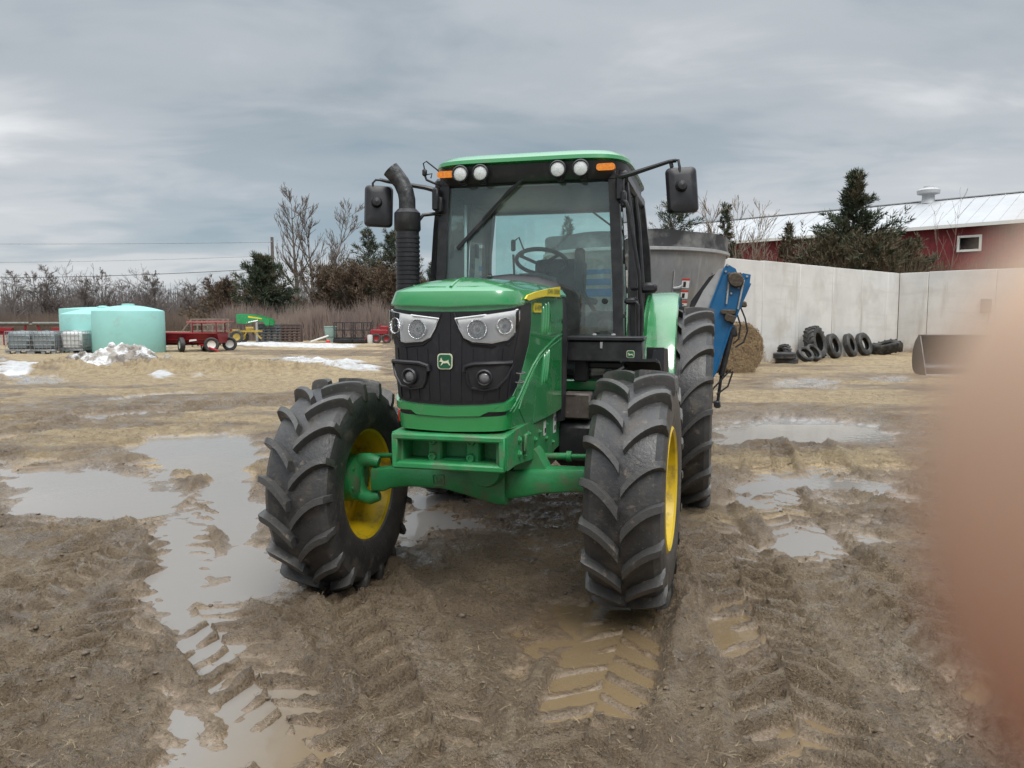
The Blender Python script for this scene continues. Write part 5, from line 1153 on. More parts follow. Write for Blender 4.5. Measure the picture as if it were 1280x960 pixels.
# ------------------------------------------------------------------ tyres against the wall
def plain_tyre(Ro, Wd, ri):
    mb = MB(); hw = Wd / 2
    P = [(ri, hw * .7), (ri + .03, hw * .95), ((Ro + ri) / 2, hw * 1.08), (Ro - .04, hw * .98), (Ro - .008, hw * .8), (Ro, hw * .72), (Ro, hw * .30), (Ro - .014, hw * .27), (Ro - .014, hw * .21), (Ro, hw * .18)]
    mb.lathe(P + [(r, -x) for r, x in reversed(P)] + [(ri + .0, -hw * .7), (ri + .06, -hw * .5), (Ro - .07, -hw * .7), (Ro - .045, 0), (Ro - .07, hw * .7), (ri + .06, hw * .5)], n=44, closed=True); return mb
OLDT = mat('weathered_tyre', (0.026, 0.026, 0.027), 0.62, col2=(0.05, 0.049, 0.047), scale=5, dirt=(0.13, 0.115, 0.095), dscale=3.5, dlo=.52, dhi=.8)
TG = 'old tyres left by the concrete wall'
wang = math.atan2(da.y, da.x)
def leaning(mbx, p, Ro, lean, yaw, label, z=0.0, hw=.13, name='tyre'):
    o = obj(name, mbx, OLDT, ang=35); tag(o, label, 'tyre', TG)
    # axle along local X -> turn the axle to face out of the wall and lean it back
    nrm = Vector((math.sin(wang + yaw), -math.cos(wang + yaw), 0)); tilt = R(lean)
    axv = (nrm * math.cos(tilt) + Vector((0, 0, math.sin(tilt)))).normalized(); o.rotation_euler = axv.to_track_quat('X', 'Z').to_euler()
    o.location = (p[0], p[1], z + Ro * math.cos(tilt) + hw * math.sin(tilt) - .02); return o
def wp(t, d):  # along the wall / out from it
    return (A0[0] + da.x * t + da.y * d, A0[1] + da.y * t - da.x * d)
def open_lug(Ro, Wd, ri, nl):
    mb = tyre_mesh(Ro, Wd, ri, nl, 1, .04); h = Wd / 2
    mb.lathe([(ri, h * .74), (ri + .05, h * .6), (Ro - .13, h * .8), (Ro - .09, 0), (Ro - .13, -h * .8), (ri + .05, -h * .6), (ri, -h * .74)], n=40); return mb
leaning(open_lug(.68, .42, .36, 18), wp(8.9, .55), .68, 14, R(4), 'largest lugged tractor tyre leaning on the concrete wall', hw=.21)
leaning(plain_tyre(.52, .26, .29), wp(10.65, .45), .52, 16, R(2), 'plain dark tyre leaning on the wall just right of the big lugged tyre')
leaning(plain_tyre(.51, .25, .27), wp(12.26, .42), .51, 17, R(6), 'plain dark tyre leaning on the wall, second from the crumpled tyre at the far end')
leaning(plain_tyre(.52, .25, .27), wp(13.58, .42), .52, 17, R(-4), 'plain dark tyre leaning on the wall, next to the crumpled tyre at the far end')
leaning(plain_tyre(.36, .22, .24), wp(7.75, 1.05), .36, 36, R(-8), 'small pale edged tyre tipped back in front of the big lugged tyre')
leaning(plain_tyre(.33, .22, .21), wp(6.95, 1.15), .33, 42, R(-20), 'small tyre lying low and tilted between the flat stack and the pale edged tyre')
for z, lb, x_ in ((0.10, 'flat lying tyre at the bottom of the two-tyre stack', 5.85), (.31, 'flat lying tyre on top of the two-tyre stack', 5.7)):
    o = obj('tyre', plain_tyre(.40, .22, .22), OLDT); tag(o, lb, 'tyre', TG); p = wp(x_, 1.0); o.location = (p[0], p[1], z); o.rotation_euler = (0, R(90 + random.uniform(-2, 2)), 0)
leaning(open_lug(.33, .30, .17, 14), wp(6.7, .45), .33, 5, R(60), 'small lugged tyre standing behind the flat two-tyre stack', z=.05, hw=.12)
# crumpled tyre at the far end: flattened lugged casing lying on its side
mb = open_lug(.62, .46, .30, 16)
for i, v in enumerate(mb.v):
    x_, y_, z_ = v; y_ *= 1.15; z_ = z_ * .62; x_ += .12 * math.sin(y_ * 3.1) + .05 * math.sin(z_ * 9); mb.v[i] = (x_, y_, z_)
o = obj('tyre', mb, OLDT, ang=35); tag(o, 'crumpled lugged tyre casing squashed flat at the corner end of the row', 'tyre', TG); p = wp(15.48, .6); o.location = (p[0], p[1], .33); o.rotation_euler = (R(12), R(62), wang + R(20))

# ------------------------------------------------------------------ round bale
def bale():
    mb = MB(); hw, Rr = .62, .80; rings = []
    prof = [(.001, -hw)] + [(Rr * k / 12, -hw - .02 * math.sin(k * 1.7)) for k in range(1, 12)] + [(Rr - .02, -hw + .01), (Rr, -hw + .06)] + [(Rr + .006 * math.sin(k * 2.3), -hw + .06 + (2 * hw - .12) * k / 10) for k in range(1, 10)] + [(Rr, hw - .06), (Rr - .03, hw), (.001, hw)]
    n = 90; vs = []
    for r, x in prof:
        for k in range(n):
            a = 2 * math.pi * k / n; rr = r * (1 + .018 * math.sin(3 * a + 1) + .012 * math.sin(7 * a) + .008 * math.sin(23 * a + x * 9)); zz = rr * math.sin(a)
            vs.append((x + .006 * math.sin(a * 31 + r * 40), rr * math.cos(a), max(zz, -Rr * .93)))
    m = len(prof); fs = [(i * n + k, i * n + (k + 1) % n, (i + 1) * n + (k + 1) % n, (i + 1) * n + k) for i in range(m - 1) for k in range(n)]
    mb.add(vs, fs); return mb
STRW = mat('bale_hay', (0.30, 0.205, 0.11), .85, col2=(0.17, 0.115, 0.065), scale=9, lo=.38, hi=.62, bump=.9, bscale=38, dirt=(0.42, 0.32, 0.19), dscale=26, dlo=.5, dhi=.7)
bl = thing('round_bale', (6.72, 23.75, 0), R(-68), 'round hay bale standing beside the blue conveyor in front of the concrete wall', 'hay bale')
bb = obj('bale_core', bale(), STRW, bl); bb.location = (0, 0, .74)
n = 5000; a = RNG.random(n) * 2 * np.pi; side = RNG.random(n) < .45
r = np.where(side, .80 * np.sqrt(RNG.random(n)), .80); xx = np.where(side, np.where(RNG.random(n) < .5, -.63, .63), (RNG.random(n) * 2 - 1) * .6)
P = np.stack([xx, r * np.cos(a), r * np.sin(a)], 1); tdir = np.stack([(RNG.random(n) - .5) * 1.2, -np.sin(a) + (RNG.random(n) - .5), np.cos(a) + (RNG.random(n) - .5)], 1); tdir /= np.linalg.norm(tdir, axis=1)[:, None]
nr_ = np.where(side[:, None], np.stack([np.sign(xx), 0 * xx, 0 * xx], 1), np.stack([0 * a, np.cos(a), np.sin(a)], 1)); L_ = (.03 + .07 * RNG.random(n))[:, None]; wv = np.cross(tdir, nr_) * .006
V = np.stack([P - tdir * L_ - wv, P - tdir * L_ + wv, P + tdir * L_ + nr_ * .02 + wv, P + tdir * L_ + nr_ * .02 - wv], 1).reshape(-1, 3); keep = np.repeat((P[:, 2] > -.72), 4)
V = V[keep]; F = np.arange(len(V)).reshape(-1, 4); hs = npobj('loose_hay', V, F, STRW, bl); hs['kind'] = 'stuff'; hs.location = (0, 0, .74)

# ------------------------------------------------------------------ loader bucket lying on the ground
BK = thing('loader_bucket', (13.5, 22.6, 0), R(-8), 'dark steel loader bucket resting on its cutting edge in front of the right wall', 'bucket')
BKM = mat('bucket_steel', (0.016, 0.018, 0.018), .35, metal=.3, col2=(0.04, 0.038, 0.036), scale=3, dirt=(0.07, 0.062, 0.052), dscale=1.6, dlo=.52, dhi=.8)
prof = [(-.30, .02), (.30, .02), (.52, .07), (.66, .20), (.70, .42), (.66, .70), (.52, .95), (.28, 1.15)]
mb = MB(); x0, x1 = -1.35, 1.35; n = len(prof)
inn = [(a - .025 * (1 if i > 2 else .0), b + .02 * (1 if i < 4 else 0)) for i, (a, b) in enumerate(prof)]
mb.loft([[(x, a, b) for a, b in prof + list(reversed(inn))] for x in (x0, x1)], caps=True); mb.box((0, .27, 1.16), (2.72, .10, .05), .01); bs = obj('shell', mb, BKM, BK, keep=True)
for s in (x0, x1):
    mb = MB(); mb.prism([(-.42, .0), (.30, .0), (.52, .05), (.67, .18), (.72, .42), (.68, .72), (.54, .97), (.26, 1.18), (.16, 1.14), (-.02, .80)], lambda a, b: (s - .015, a, b), lambda a, b: (s + .015, a, b)); obj('side_plate', mb, BKM, BK)
mb = MB(); mb.box((0, -.36, .02), (2.72, .16, .03), .008); obj('cutting_edge', mb, STEELL, BK)
# feed heap behind it
def heap(name, x, y, rx, ry, h, m, label, cat, seed=0, n=60, rough=.25):
    t = np.linspace(-1.15, 1.15, n); X, Y = np.meshgrid(t, t); d = np.hypot(X, Y); Z = np.clip(1 - d ** 1.6, -.1, 1) * h
    px, py = X * rx, Y * ry; lump = 1 - np.abs(fbm(px * 1.6 + seed, py * 1.6, 4, 90 + seed)) * 2; Z = Z + (np.clip(1.15 - d, 0, 1)) * h * rough * (lump + .8 * fbm(px * 4, py * 4, 4, 91 + seed)); Z = np.where(d > 1.1, -.1, Z)
    V = np.stack([px.ravel(), py.ravel(), Z.ravel()], 1); a = (np.arange(n - 1)[:, None] * n + np.arange(n - 1)[None]).ravel(); o = npobj(name, V, np.stack([a, a + 1, a + n + 1, a + n], 1), m, smooth=True); o.location = (x, y, 0)
    return tag(o, label, cat)
heap('feed_pile', 21.6, 29.6, 2.9, 2.4, 2.1, mat('brown_feed', (0.15, 0.105, 0.07), .9, col2=(0.12, 0.08, 0.05), scale=3, bump=.6, bscale=10), 'brown feed heap against the right concrete wall behind the bucket', 'feed pile', 3)

# ------------------------------------------------------------------ snow
SNOWD = mat('dirty_snow', (0.66, 0.67, 0.68), .6, col2=(0.11, 0.09, 0.07), scale=1.5, lo=.44, hi=.53, bump=.8, bscale=9, dirt=(0.30, 0.27, 0.235), dscale=3.2, dlo=.46, dhi=.60)
heap('snow_pile', -13.1, 25.6, 2.45, 1.2, .50, SNOWD, 'heap of dirty melting snow in front of the pale green tanks', 'snow pile', 1, 130, .62)
heap('snow_lump', -7.25, 23.9, .27, .24, .30, mat('clean_snow', (0.80, 0.81, 0.82), .55, bump=.4, bscale=15), 'small clean white snow lump alone on the straw', 'snow', 5, 30, .25)

# ------------------------------------------------------------------ tanks and totes
TEAL = mat('teal_poly', (0.30, 0.60, 0.56), .5, col2=(0.27, 0.55, 0.51), scale=.8, dirt=(0.30, 0.40, 0.36), dscale=2, dlo=.55, dhi=.85)
def tank(x, y, r, hs, ht, label, lid=.28):
    t = thing('storage_tank', (x, y, 0), 0, label, 'tank', 'pale green storage tanks')
    mb = MB(); P = [(r * .985, 0), (r, .06)]
    P += [(r, hs - .05), (r * .985, hs)] + [(r * (1 - .94 * (q / 8)), hs + (ht - hs) * math.sin(q / 8 * math.pi / 2)) for q in range(1, 9)] + [(.001, ht)]
    mb.lathe(P, ax=(0, 0, 1), n=56); obj('shell', mb, TEAL, t); mb = MB(); mb.lathe([(lid, -.04), (lid, .05), (lid * .9, .07), (.001, .08)], c=(0, 0, ht), ax=(0, 0, 1), n=24); obj('lid', mb, TEAL, t); return t
tank(-18.3, 36.8, 1.58, 2.00, 2.26, 'large pale green domed tank nearest the red wagon')
tank(-20.6, 38.9, 1.92, 1.86, 2.17, 'pale green domed tank on the side nearest the caged totes')
tank(-22.9, 43.2, 2.15, 2.16, 2.26, 'taller pale green tank mostly hidden behind the other two', .2)
CAGE = mat('galvanised_cage', (0.36, 0.37, 0.38), .4, metal=.7)
def tote(x, y, rz, m, label):
    t = thing('caged_tote', (x, y, 0), rz, label, 'tote', 'caged liquid totes'); mb = MB(); mb.box((0, 0, .60), (.98, .98, .86), .12); mb.lathe([(.11, 0), (.11, .06), (.001, .07)], c=(0, 0, 1.02), ax=(0, 0, 1), n=16); obj('bottle', mb, m, t)
    mb = MB()
    for z in (.20, .42, .64, .86, 1.04): mb.tube([(-.53, -.53, z), (.53, -.53, z), (.53, .53, z), (-.53, .53, z)], .014, 5, closed=True)
    for k in range(7):
        p = -.53 + 1.06 * k / 6
        for q in (-.535, .535): mb.tube([(p, q, .16), (p, q, 1.05)], .011, 5); mb.tube([(q, p, .16), (q, p, 1.05)], .011, 5)
    obj('cage', mb, CAGE, t, keep=True); mb = MB(); mb.box((0, 0, .15), (1.1, 1.1, .04), .01)
    for a, b in ((-.45, -.45), (.45, -.45), (-.45, .45), (.45, .45), (0, -.45), (0, .45)): mb.box((a, b, .065), (.18, .14, .13), .01)
    obj('pallet', mb, CAGE, t, keep=True)
GREYT = mat('murky_tote_plastic', (0.20, 0.24, 0.25), .4, col2=(0.16, 0.19, 0.20), scale=2); WHT = mat('white_tote_plastic', (0.62, 0.63, 0.62), .4, col2=(0.5, 0.5, 0.48), scale=2)
tote(-22.9, 36.0, R(8), GREYT, 'leftmost grey filled caged tote'); tote(-21.75, 36.0, R(8), GREYT, 'grey filled caged tote between another grey one and the white one'); tote(-20.75, 36.6, R(5), WHT, 'white caged tote beside the pale green tanks')

# ------------------------------------------------------------------ farm machines on the left
REDP = mat('red_machine_paint', (0.26, 0.012, 0.02), .4, col2=(0.20, 0.012, 0.016), scale=3, dirt=(0.16, 0.06, 0.05), dscale=3, dlo=.55, dhi=.85)
OLDG = mat('grey_roller', (0.12, 0.135, 0.12), .6, col2=(0.2, 0.2, 0.18), scale=5)
TANW = mat('weathered_wood', (0.22, 0.18, 0.14), .8, col2=(0.13, 0.10, 0.08), scale=4)
def small_wheel(parent, c, r, w, rimm, ax=(1, 0, 0)):
    mb = MB(); h = w / 2; mb.lathe([(r * .55, -h * .8), (r * .85, -h), (r * .97, -h * .7), (r, 0), (r * .97, h * .7), (r * .85, h), (r * .55, h * .8)], c=(0, 0, 0), ax=ax, n=24); o = obj('wheel', mb, OLDT, parent); o.location = c
    mb = MB(); mb.lathe([(.001, -h * .3), (r * .4, -h * .35), (r * .56, -h * .75), (r * .58, 0), (r * .56, h * .75), (r * .4, h * .35), (.001, h * .3)], ax=ax, n=20); obj('rim', mb, rimm, o); return o
for x, lb in ((-30.3, 'red tillage machine with a grey roller bar, at the left edge behind the grey totes'), (-27.0, 'red tillage machine with a grey roller bar, just behind the pale green tanks')):
    t = thing('tillage_machine', (x, 46, 0), R(4), lb, 'farm implement', 'red tillage machines parked in a row')
    mb = MB(); mb.bar((-1.5, 0, .78), (1.5, 0, .78), .12, .16); mb.bar((-1.5, .9, .70), (1.5, .9, .70), .12, .14); mb.bar((-1.2, 0, .75), (-1.2, .9, .72), .1, .1); mb.bar((1.2, 0, .75), (1.2, .9, .72), .1, .1); mb.bar((1.1, 0, .8), (1.25, 0, 1.3), .1, .1); mb.bar((-1.15, 0, .8), (-1.3, 0, 1.3), .1, .1); mb.box((0, 0, .95), (.9, .3, .25), .03); obj('frame', mb, REDP, t, keep=True)
    mb = MB(); mb.tube([(-1.5, -.1, 1.32), (1.45, -.1, 1.32)], .09, 12); obj('roller', mb, OLDG, t); mb = MB(); mb.tube([(-1.5, .3, 1.25), (1.45, .3, 1.25)], .06, 10); obj('roller', mb, OLDG, t)
    for xx in (-1.3, -.65, .0, .65, 1.3):
        mb = MB(); mb.tube([(xx, .2, .75), (xx, .45, .55), (xx, .3, .2), (xx, .1, .05)], .03, 5); mb.box((xx, -.15, .35), (.05, .12, .75), .01); obj('tine', mb, REDP, t)
    for xx in (-1.0, .95): small_wheel(t, (xx, -.3, .34), .34, .22, WHITEP)
# red hay wagon with rack
WG = thing('hay_wagon', (-15.75, 38.4, 0), R(0), 'dark red hay feeder wagon with a flat rack on posts and white rimmed wheels', 'wagon')
mb = MB(); x0, x1 = -2.3, 1.30
rg = [[(x, -.75, .90), (x, -.50, .42), (x, .50, .42), (x, .75, .90), (x, .70, .90), (x, .46, .47), (x, -.46, .47), (x, -.70, .90)] for x in (x0, x1)]
mb.loft(rg, caps=True)
for xx in (x0, x1): mb.prism([(-.75, .90), (-.5, .42), (.5, .42), (.75, .90)], lambda a, b: (xx - .02, a, b), lambda a, b: (xx + .02, a, b))
mb.tube([(x0, -.76, .91), (x1, -.76, .91)], .035, 8); mb.tube([(x0, -.62, .60), (x1, -.62, .60)], .02, 6); mb.tube([(x0, .76, .91), (x1, .76, .91)], .035, 8); obj('trough', mb, REDP, WG, keep=True)
mb = MB(); mb.box((.72, 0, 1.47), (1.92, 1.2, .05), .01); mb.box((.72, -.58, 1.45), (1.92, .05, .09), .01); obj('rack', mb, mat('faded_red', (0.36, 0.09, 0.09), .6), WG, keep=True)
for xx in (.05, 1.22):
    for yy in (-.58, .58): mb = MB(); mb.bar((xx, yy, .88), (xx, yy, 1.45), .05, .05, up=(0, 1, 0)); obj('post', mb, REDP, WG)
mb = MB(); mb.bar((-1.9, 0, .36), (1.2, 0, .36), .12, .10); mb.bar((-.3, -.7, .36), (-.3, .7, .36), .08, .08, up=(0, 0, 1)); mb.bar((1.0, -.7, .40), (1.0, .7, .40), .08, .08); obj('running_gear', mb, BLACKM, WG, keep=True)
mb = MB(); mb.bar((.25, -.35, .38), (1.50, -1.3, .10), .07, .07); mb.box((1.56, -1.34, .09), (.12, .12, .05), .01); obj('drawbar', mb, mat('bright_red_bar', (0.45, 0.02, 0.03), .4), WG, keep=True)
mb = MB(); mb.prism([(-.08, .50), (.30, .55), (.28, .62), (-.05, .60)], lambda a, b: (a, -.72, b), lambda a, b: (a, -.73, b)); obj('placard', mb, WHITEP, WG)
for c in ((-.40, -.85, .36), (1.05, -.80, .36), (.05, .80, .34), (1.35, .80, .34)): o = small_wheel(WG, c, .36, .24, WHITEP, (-.82, -.57, 0) if c[0] < 0 or c[0] < .5 else (.35, -.93, 0))
# weathered frame behind it
t = thing('timber_crate', (-17.3, 44, 0), 0, 'weathered brown timber crate frame behind the red wagon', 'crate'); mb = MB()
for xx in (-1.0, -.4, .2, .8): mb.box((xx, 0, .8), (.08, .08, 1.6), .01); mb.box((xx, .8, .8), (.08, .08, 1.6), .01)
for z in (.5, .9, 1.25, 1.56): mb.box((-.1, 0, z), (1.95, .06, .09), .01); mb.box((-.1, .8, z), (1.95, .06, .09), .01)
mb.bar((-1.55, 0, .9), (-1.0, 0, 1.55), .07, .07); obj('frame', mb, TANW, t, keep=True)
# yellow implement
t = thing('yellow_implement', (-17.7, 50, 0), R(0), 'small yellow wheeled implement behind the red wagon, under the green loader arm', 'farm implement'); YM = mat('faded_yellow', (0.42, 0.29, 0.05), .5, dirt=(0.16, 0.11, 0.06), dscale=4)
mb = MB(); mb.bar((-1.4, 0, .72), (1.3, 0, .80), .12, .12); mb.bar((-1.2, .6, .70), (1.3, .6, .78), .1, .1); mb.box((-.5, .3, .78), (.7, .5, .2), .03); mb.bar((.9, 0, .8), (1.4, 0, .3), .08, .08); mb.bar((.5, 0, .8), (.2, 0, .3), .08, .08); mb.box((.6, .2, .95), (.5, .2, .22), .03); obj('frame', mb, YM, t, keep=True)
small_wheel(t, (-.1, -.25, .42), .42, .22, YM, (.15, -1, 0)); small_wheel(t, (-.1, .8, .42), .42, .22, YM, (.15, -1, 0)); mb = MB(); mb.bar((-1.9, .0, .80), (-.5, 0, .85), .2, .14); obj('red_beam', mb, REDP, t)
# green loader arm on its stand
t = thing('propped_loader', (-16.9, 50.6, 0), 0, 'green detached loader arm propped on a grey stand above the yellow implement', 'farm loader')
mb = MB(); mb.prism([(-1.15, 1.30), (-1.2, 1.88), (-.75, 1.92), (.1, 1.82), (.85, 1.60), (1.0, 1.42), (.95, 1.15), (.70, 1.15), (.62, 1.38), (.0, 1.48), (-.4, 1.42), (-.55, 1.25)], lambda a, b: (a, -.06, b), lambda a, b: (a, .10, b)); mb.prism([(-1.15, 1.30), (-1.2, 1.88), (-.75, 1.92), (.1, 1.82), (.85, 1.60), (1.0, 1.42), (.95, 1.15), (.70, 1.15), (.62, 1.38), (.0, 1.48), (-.4, 1.42), (-.55, 1.25)], lambda a, b: (a, .94, b), lambda a, b: (a, 1.10, b)); mb.tube([(-.9, 0, 1.6), (-.9, 1, 1.6)], .08, 8); obj('arm', mb, GREEN, t, keep=True)
mb = MB(); mb.prism([(-.4, 1.66), (.5, 1.56), (.5, 1.62), (-.4, 1.78)], lambda a, b: (a, -.065, b), lambda a, b: (a, -.07, b)); obj('arm_decal', mb, YELP, t); mb = MB(); mb.tube([(-.4, -.09, 1.35), (.25, -.09, 1.48)], .04, 8); obj('cylinder', mb, CHROME, t)
mb = MB(); mb.bar((.12, 0, 0), (.14, 0, 1.48), .12, .12, up=(0, 1, 0)); mb.box((.12, 0, .03), (.4, .4, .06), .01); obj('stand', mb, STEELL, t)
# stack of gate panels
PANM = mat('rusty_panels', (0.075, 0.055, 0.052), .7, col2=(0.12, 0.075, 0.06), scale=4); PANG = mat('grey_panels', (0.11, 0.12, 0.125), .6, col2=(0.07, 0.075, 0.08), scale=4)
for cx_, wd_, m_, lb in ((-16.35, 1.6, PANG, 'grey section of the stacked livestock gate panels below the green loader arm'), (-14.95, 1.3, PANM, 'rusty brown section of the stacked livestock gate panels')):
    t = thing('gate_panel_stack', (cx_, 52, 0), R(2), lb, 'gate panels', 'stacked livestock gate panels')
    for q in range(3):
        mb = MB(); yy = q * .22; hh = 1.22 - .05 * q
        for k in range(7): mb.box((0, yy, .06 + k * (hh - .08) / 6), (wd_, .045, .09), .01)
        for k in range(5): mb.box((-wd_ / 2 + wd_ * k / 4, yy + .03, hh / 2), (.07, .045, hh), .01)
        obj('gate_panel', mb, m_, t, keep=True)
# junk further right
t = thing('poly_box', (-11.9, 50.5, 0), R(6), 'small grey green plastic box left of the black steel rack', 'box'); mb = MB(); mb.loft([[(x, y, .42) for x, y in ((-.30, -.3), (.3, -.3), (.3, .3), (-.3, .3))], [(x, y, 1.05) for x, y in ((-.36, -.35), (.34, -.35), (.34, .35), (-.36, .35))]], caps=True); mb.box((0, 0, 1.07), (.76, .76, .05), .02); mb.box((0, 0, .21), (.5, .5, .42), .02); obj('bin', mb, mat('grey_green_poly', (0.22, 0.32, 0.29), .5), t, keep=True)
mb = MB(); mb.bar((-12.95, 49.4, .12), (-11.85, 49.7, .50), .30, .10, .02); tag(obj('white_board', mb, WHITEP), 'long white board lying slanted on the ground by the grey green box', 'board')
for x0, lb in ((-11.0, 'black steel rack frame standing beside the grey green box'), (-9.75, 'black steel rack frame on the side nearest the tractor exhaust')):
    t = thing('steel_rack', (x0, 50, 0), R(4), lb, 'rack', 'black steel rack frames'); mb = MB()
    for xx in (-.55, 0, .55):
        for yy in (0, .9): mb.bar((xx, yy, .30), (xx, yy, 1.36), .055, .055, up=(0, 1, 0))
    for z in (.34, .85, 1.34):
        for yy in (0, .9): mb.bar((-.58, yy, z), (.58, yy, z), .055, .055)
    for xx in (-.55, .55): mb.bar((xx, 0, 1.34), (xx, .9, 1.34), .05, .05); mb.bar((xx, 0, .34), (xx, .9, .34), .05, .05)
    obj('frame', mb, BLACKM, t, keep=True); mb = MB(); mb.box((0, .4, .16), (1.25, .9, .30), .05); obj('skid', mb, BLACK, t)
t = thing('red_seeder', (-8.6, 50, 0), R(0), 'small red wheeled machine half hidden behind the tractor bonnet', 'farm implement'); mb = MB(); mb.box((0, 0, .72), (1.1, .6, .35), .05); mb.bar((-.6, 0, .6), (-1.0, 0, .2), .08, .08); mb.box((.3, 0, 1.0), (.5, .4, .25), .04); mb.bar((-.2, 0, .9), (.1, 0, 1.25), .07, .07); obj('body', mb, REDP, t, keep=True); small_wheel(t, (-.15, -.35, .32), .32, .18, REDP, (.1, -1, 0)); small_wheel(t, (.5, -.35, .30), .30, .18, REDP, (.1, -1, 0))
mb = MB(); mb.lathe([(.16, 0), (.19, .4), (.17, .55), (.001, .57)], ax=(0, 0, 1), n=14); o = obj('plastic_barrel', mb, WHT); o.location = (-9.15, 49.6, 0); tag(o, 'little pale plastic barrel at the foot of the red seeder', 'barrel')
mb = MB(); mb.lathe([(.14, 0), (.12, .2), (.03, .28), (.001, .28)], ax=(0, 0, 1), n=12); o = obj('marker_cone', mb, REDL); o.location = (-11.6, 48.5, 0); tag(o, 'tiny red marker cone on the ground in front of the black racks', 'cone')

# ------------------------------------------------------------------ trees
def tubes_np(segs, sides=4):
    S_ = np.array(segs); p0 = S_[:, 0:3]; p1 = S_[:, 3:6]; r0 = S_[:, 6:7]; r1 = S_[:, 7:8]; d = p1 - p0; d /= (np.linalg.norm(d, axis=1)[:, None] + 1e-9)
    ref = np.where(np.abs(d[:, 2:3]) < .9, np.array([[0, 0, 1.]]), np.array([[1., 0, 0]])); u = np.cross(d, ref); u /= np.linalg.norm(u, axis=1)[:, None]; w = np.cross(d, u); n = len(S_)
    V = np.zeros((n, 2 * sides, 3))
    for k in range(sides):
        a = 2 * math.pi * k / sides; o = u * math.cos(a) + w * math.sin(a); V[:, k] = p0 + o * r0; V[:, sides + k] = p1 + o * r1
    F = np.array([[k, (k + 1) % sides, sides + (k + 1) % sides, sides + k] for k in range(sides)]); F = (F[None] + (np.arange(n) * 2 * sides)[:, None, None]).reshape(-1, 4)
    return V.reshape(-1, 3), F
def grow(rs, p, d, L, r, lev, out, split=(3, 4), upb=.25, spreadv=.5, minr=.012, nseg=4):
    d = d / np.linalg.norm(d); q = p.copy(); rr = r; pts = [q]
    for i in range(nseg):
        d = d + rs.normal(0, .10, 3) + np.array([0, 0, upb * .12]); d /= np.linalg.norm(d); n = q + d * L / nseg; r2 = r * (1 - .62 * (i + 1) / nseg) if lev > 0 else r * (1 - .85 * (i + 1) / nseg)
        out.append((*q, *n, max(rr, minr), max(r2, minr))); q = n; rr = r2; pts.append((q, d.copy(), r2, (i + 1) / nseg))
    if lev <= 0: return
    for i in range(rs.integers(split[0], split[1] + 1) + 1):
        k = rs.integers(1, nseg + 1); q, dd, r2, t = pts[k]; side = rs.normal(0, 1, 3); side -= dd * side.dot(dd); side /= np.linalg.norm(side)
        nd = dd + side * spreadv * rs.uniform(.7, 1.5) + np.array([0, 0, upb]); grow(rs, q, nd, L * rs.uniform(.5, .8) * (1.1 - .3 * t), max(r2 * .72, minr), lev - 1, out, split, upb, spreadv, minr, nseg)
BARK = mat('grey_bark', (0.15, 0.13, 0.115), .85, col2=(0.10, 0.085, 0.075), scale=3); BARKT = mat('tan_twigs', (0.25, 0.20, 0.15), .85, col2=(0.16, 0.125, 0.095), scale=2)
FARB = mat('far_bark', (0.15, 0.128, 0.12), .9, col2=(0.11, 0.092, 0.084), scale=.05)
def bare_tree(x, y, h, label, seed, trunk=.16, lev=4, m=None, stems=1, group=None, spreadv=.42, minr=.013, upb=.3, lean=(0, 0), name='bare_tree', frac=.42, bl=.34):
    rs = np.random.default_rng(seed); t = thing(name, (x, y, 0), 0, label, 'tree', group); tr, cr = [], []
    for s_ in range(stems):
        d = np.array([lean[0] + rs.normal(0, .06) + (0 if stems == 1 else .12 * math.cos(s_ * 2.4)), lean[1] + rs.normal(0, .05), 1.]); d /= np.linalg.norm(d); q = np.array([.25 * (s_ - (stems - 1) / 2), 0, -.05]); r = trunk * (1 - .12 * s_); n = 9; L = h * .92 * (1 - .08 * s_)
        for i in range(n):
            d = d + rs.normal(0, .035, 3); d[2] += .03; d /= np.linalg.norm(d); nq = q + d * L / n; r2 = trunk * (1 - .12 * s_) * (1 - .93 * (i + 1) / n); (tr if i < 5 else cr).append((*q, *nq, max(r, minr), max(r2, minr)))
            if (i + 1) / n > frac * .55:
                for b_ in range(rs.integers(2, 4)):
                    side = rs.normal(0, 1, 3); side[2] = 0; side /= np.linalg.norm(side); f = (i + 1) / n; grow(rs, nq, d * .9 + side * spreadv * 1.7, h * bl * (1.15 - .75 * f) * rs.uniform(.7, 1.15), max(r2 * .6, minr), lev - 2, cr, (3, 4), upb, spreadv, minr)
            q = nq; r = r2
    V, F = tubes_np(tr, 8); npobj('trunk', V, F, m or BARK, t, smooth=True); V, F = tubes_np(cr, 3); npobj('crown', V, F, m or BARK, t); return t
def foliage_mat(name, a, b, c):
    m = mat(name, a, .8, col2=b, scale=1.6, lo=.42, hi=.6, dirt=c, dscale=.55, dlo=.50, dhi=.64); return m
CEDG = foliage_mat('cedar_green', (0.042, 0.062, 0.034), (0.062, 0.080, 0.044), (0.090, 0.064, 0.036))
CEDB = foliage_mat('cedar_bronze', (0.080, 0.068, 0.036), (0.105, 0.075, 0.042), (0.050, 0.062, 0.034))
BRNB = foliage_mat('brown_bush', (0.115, 0.080, 0.050), (0.14, 0.092, 0.06), (0.07, 0.062, 0.04))
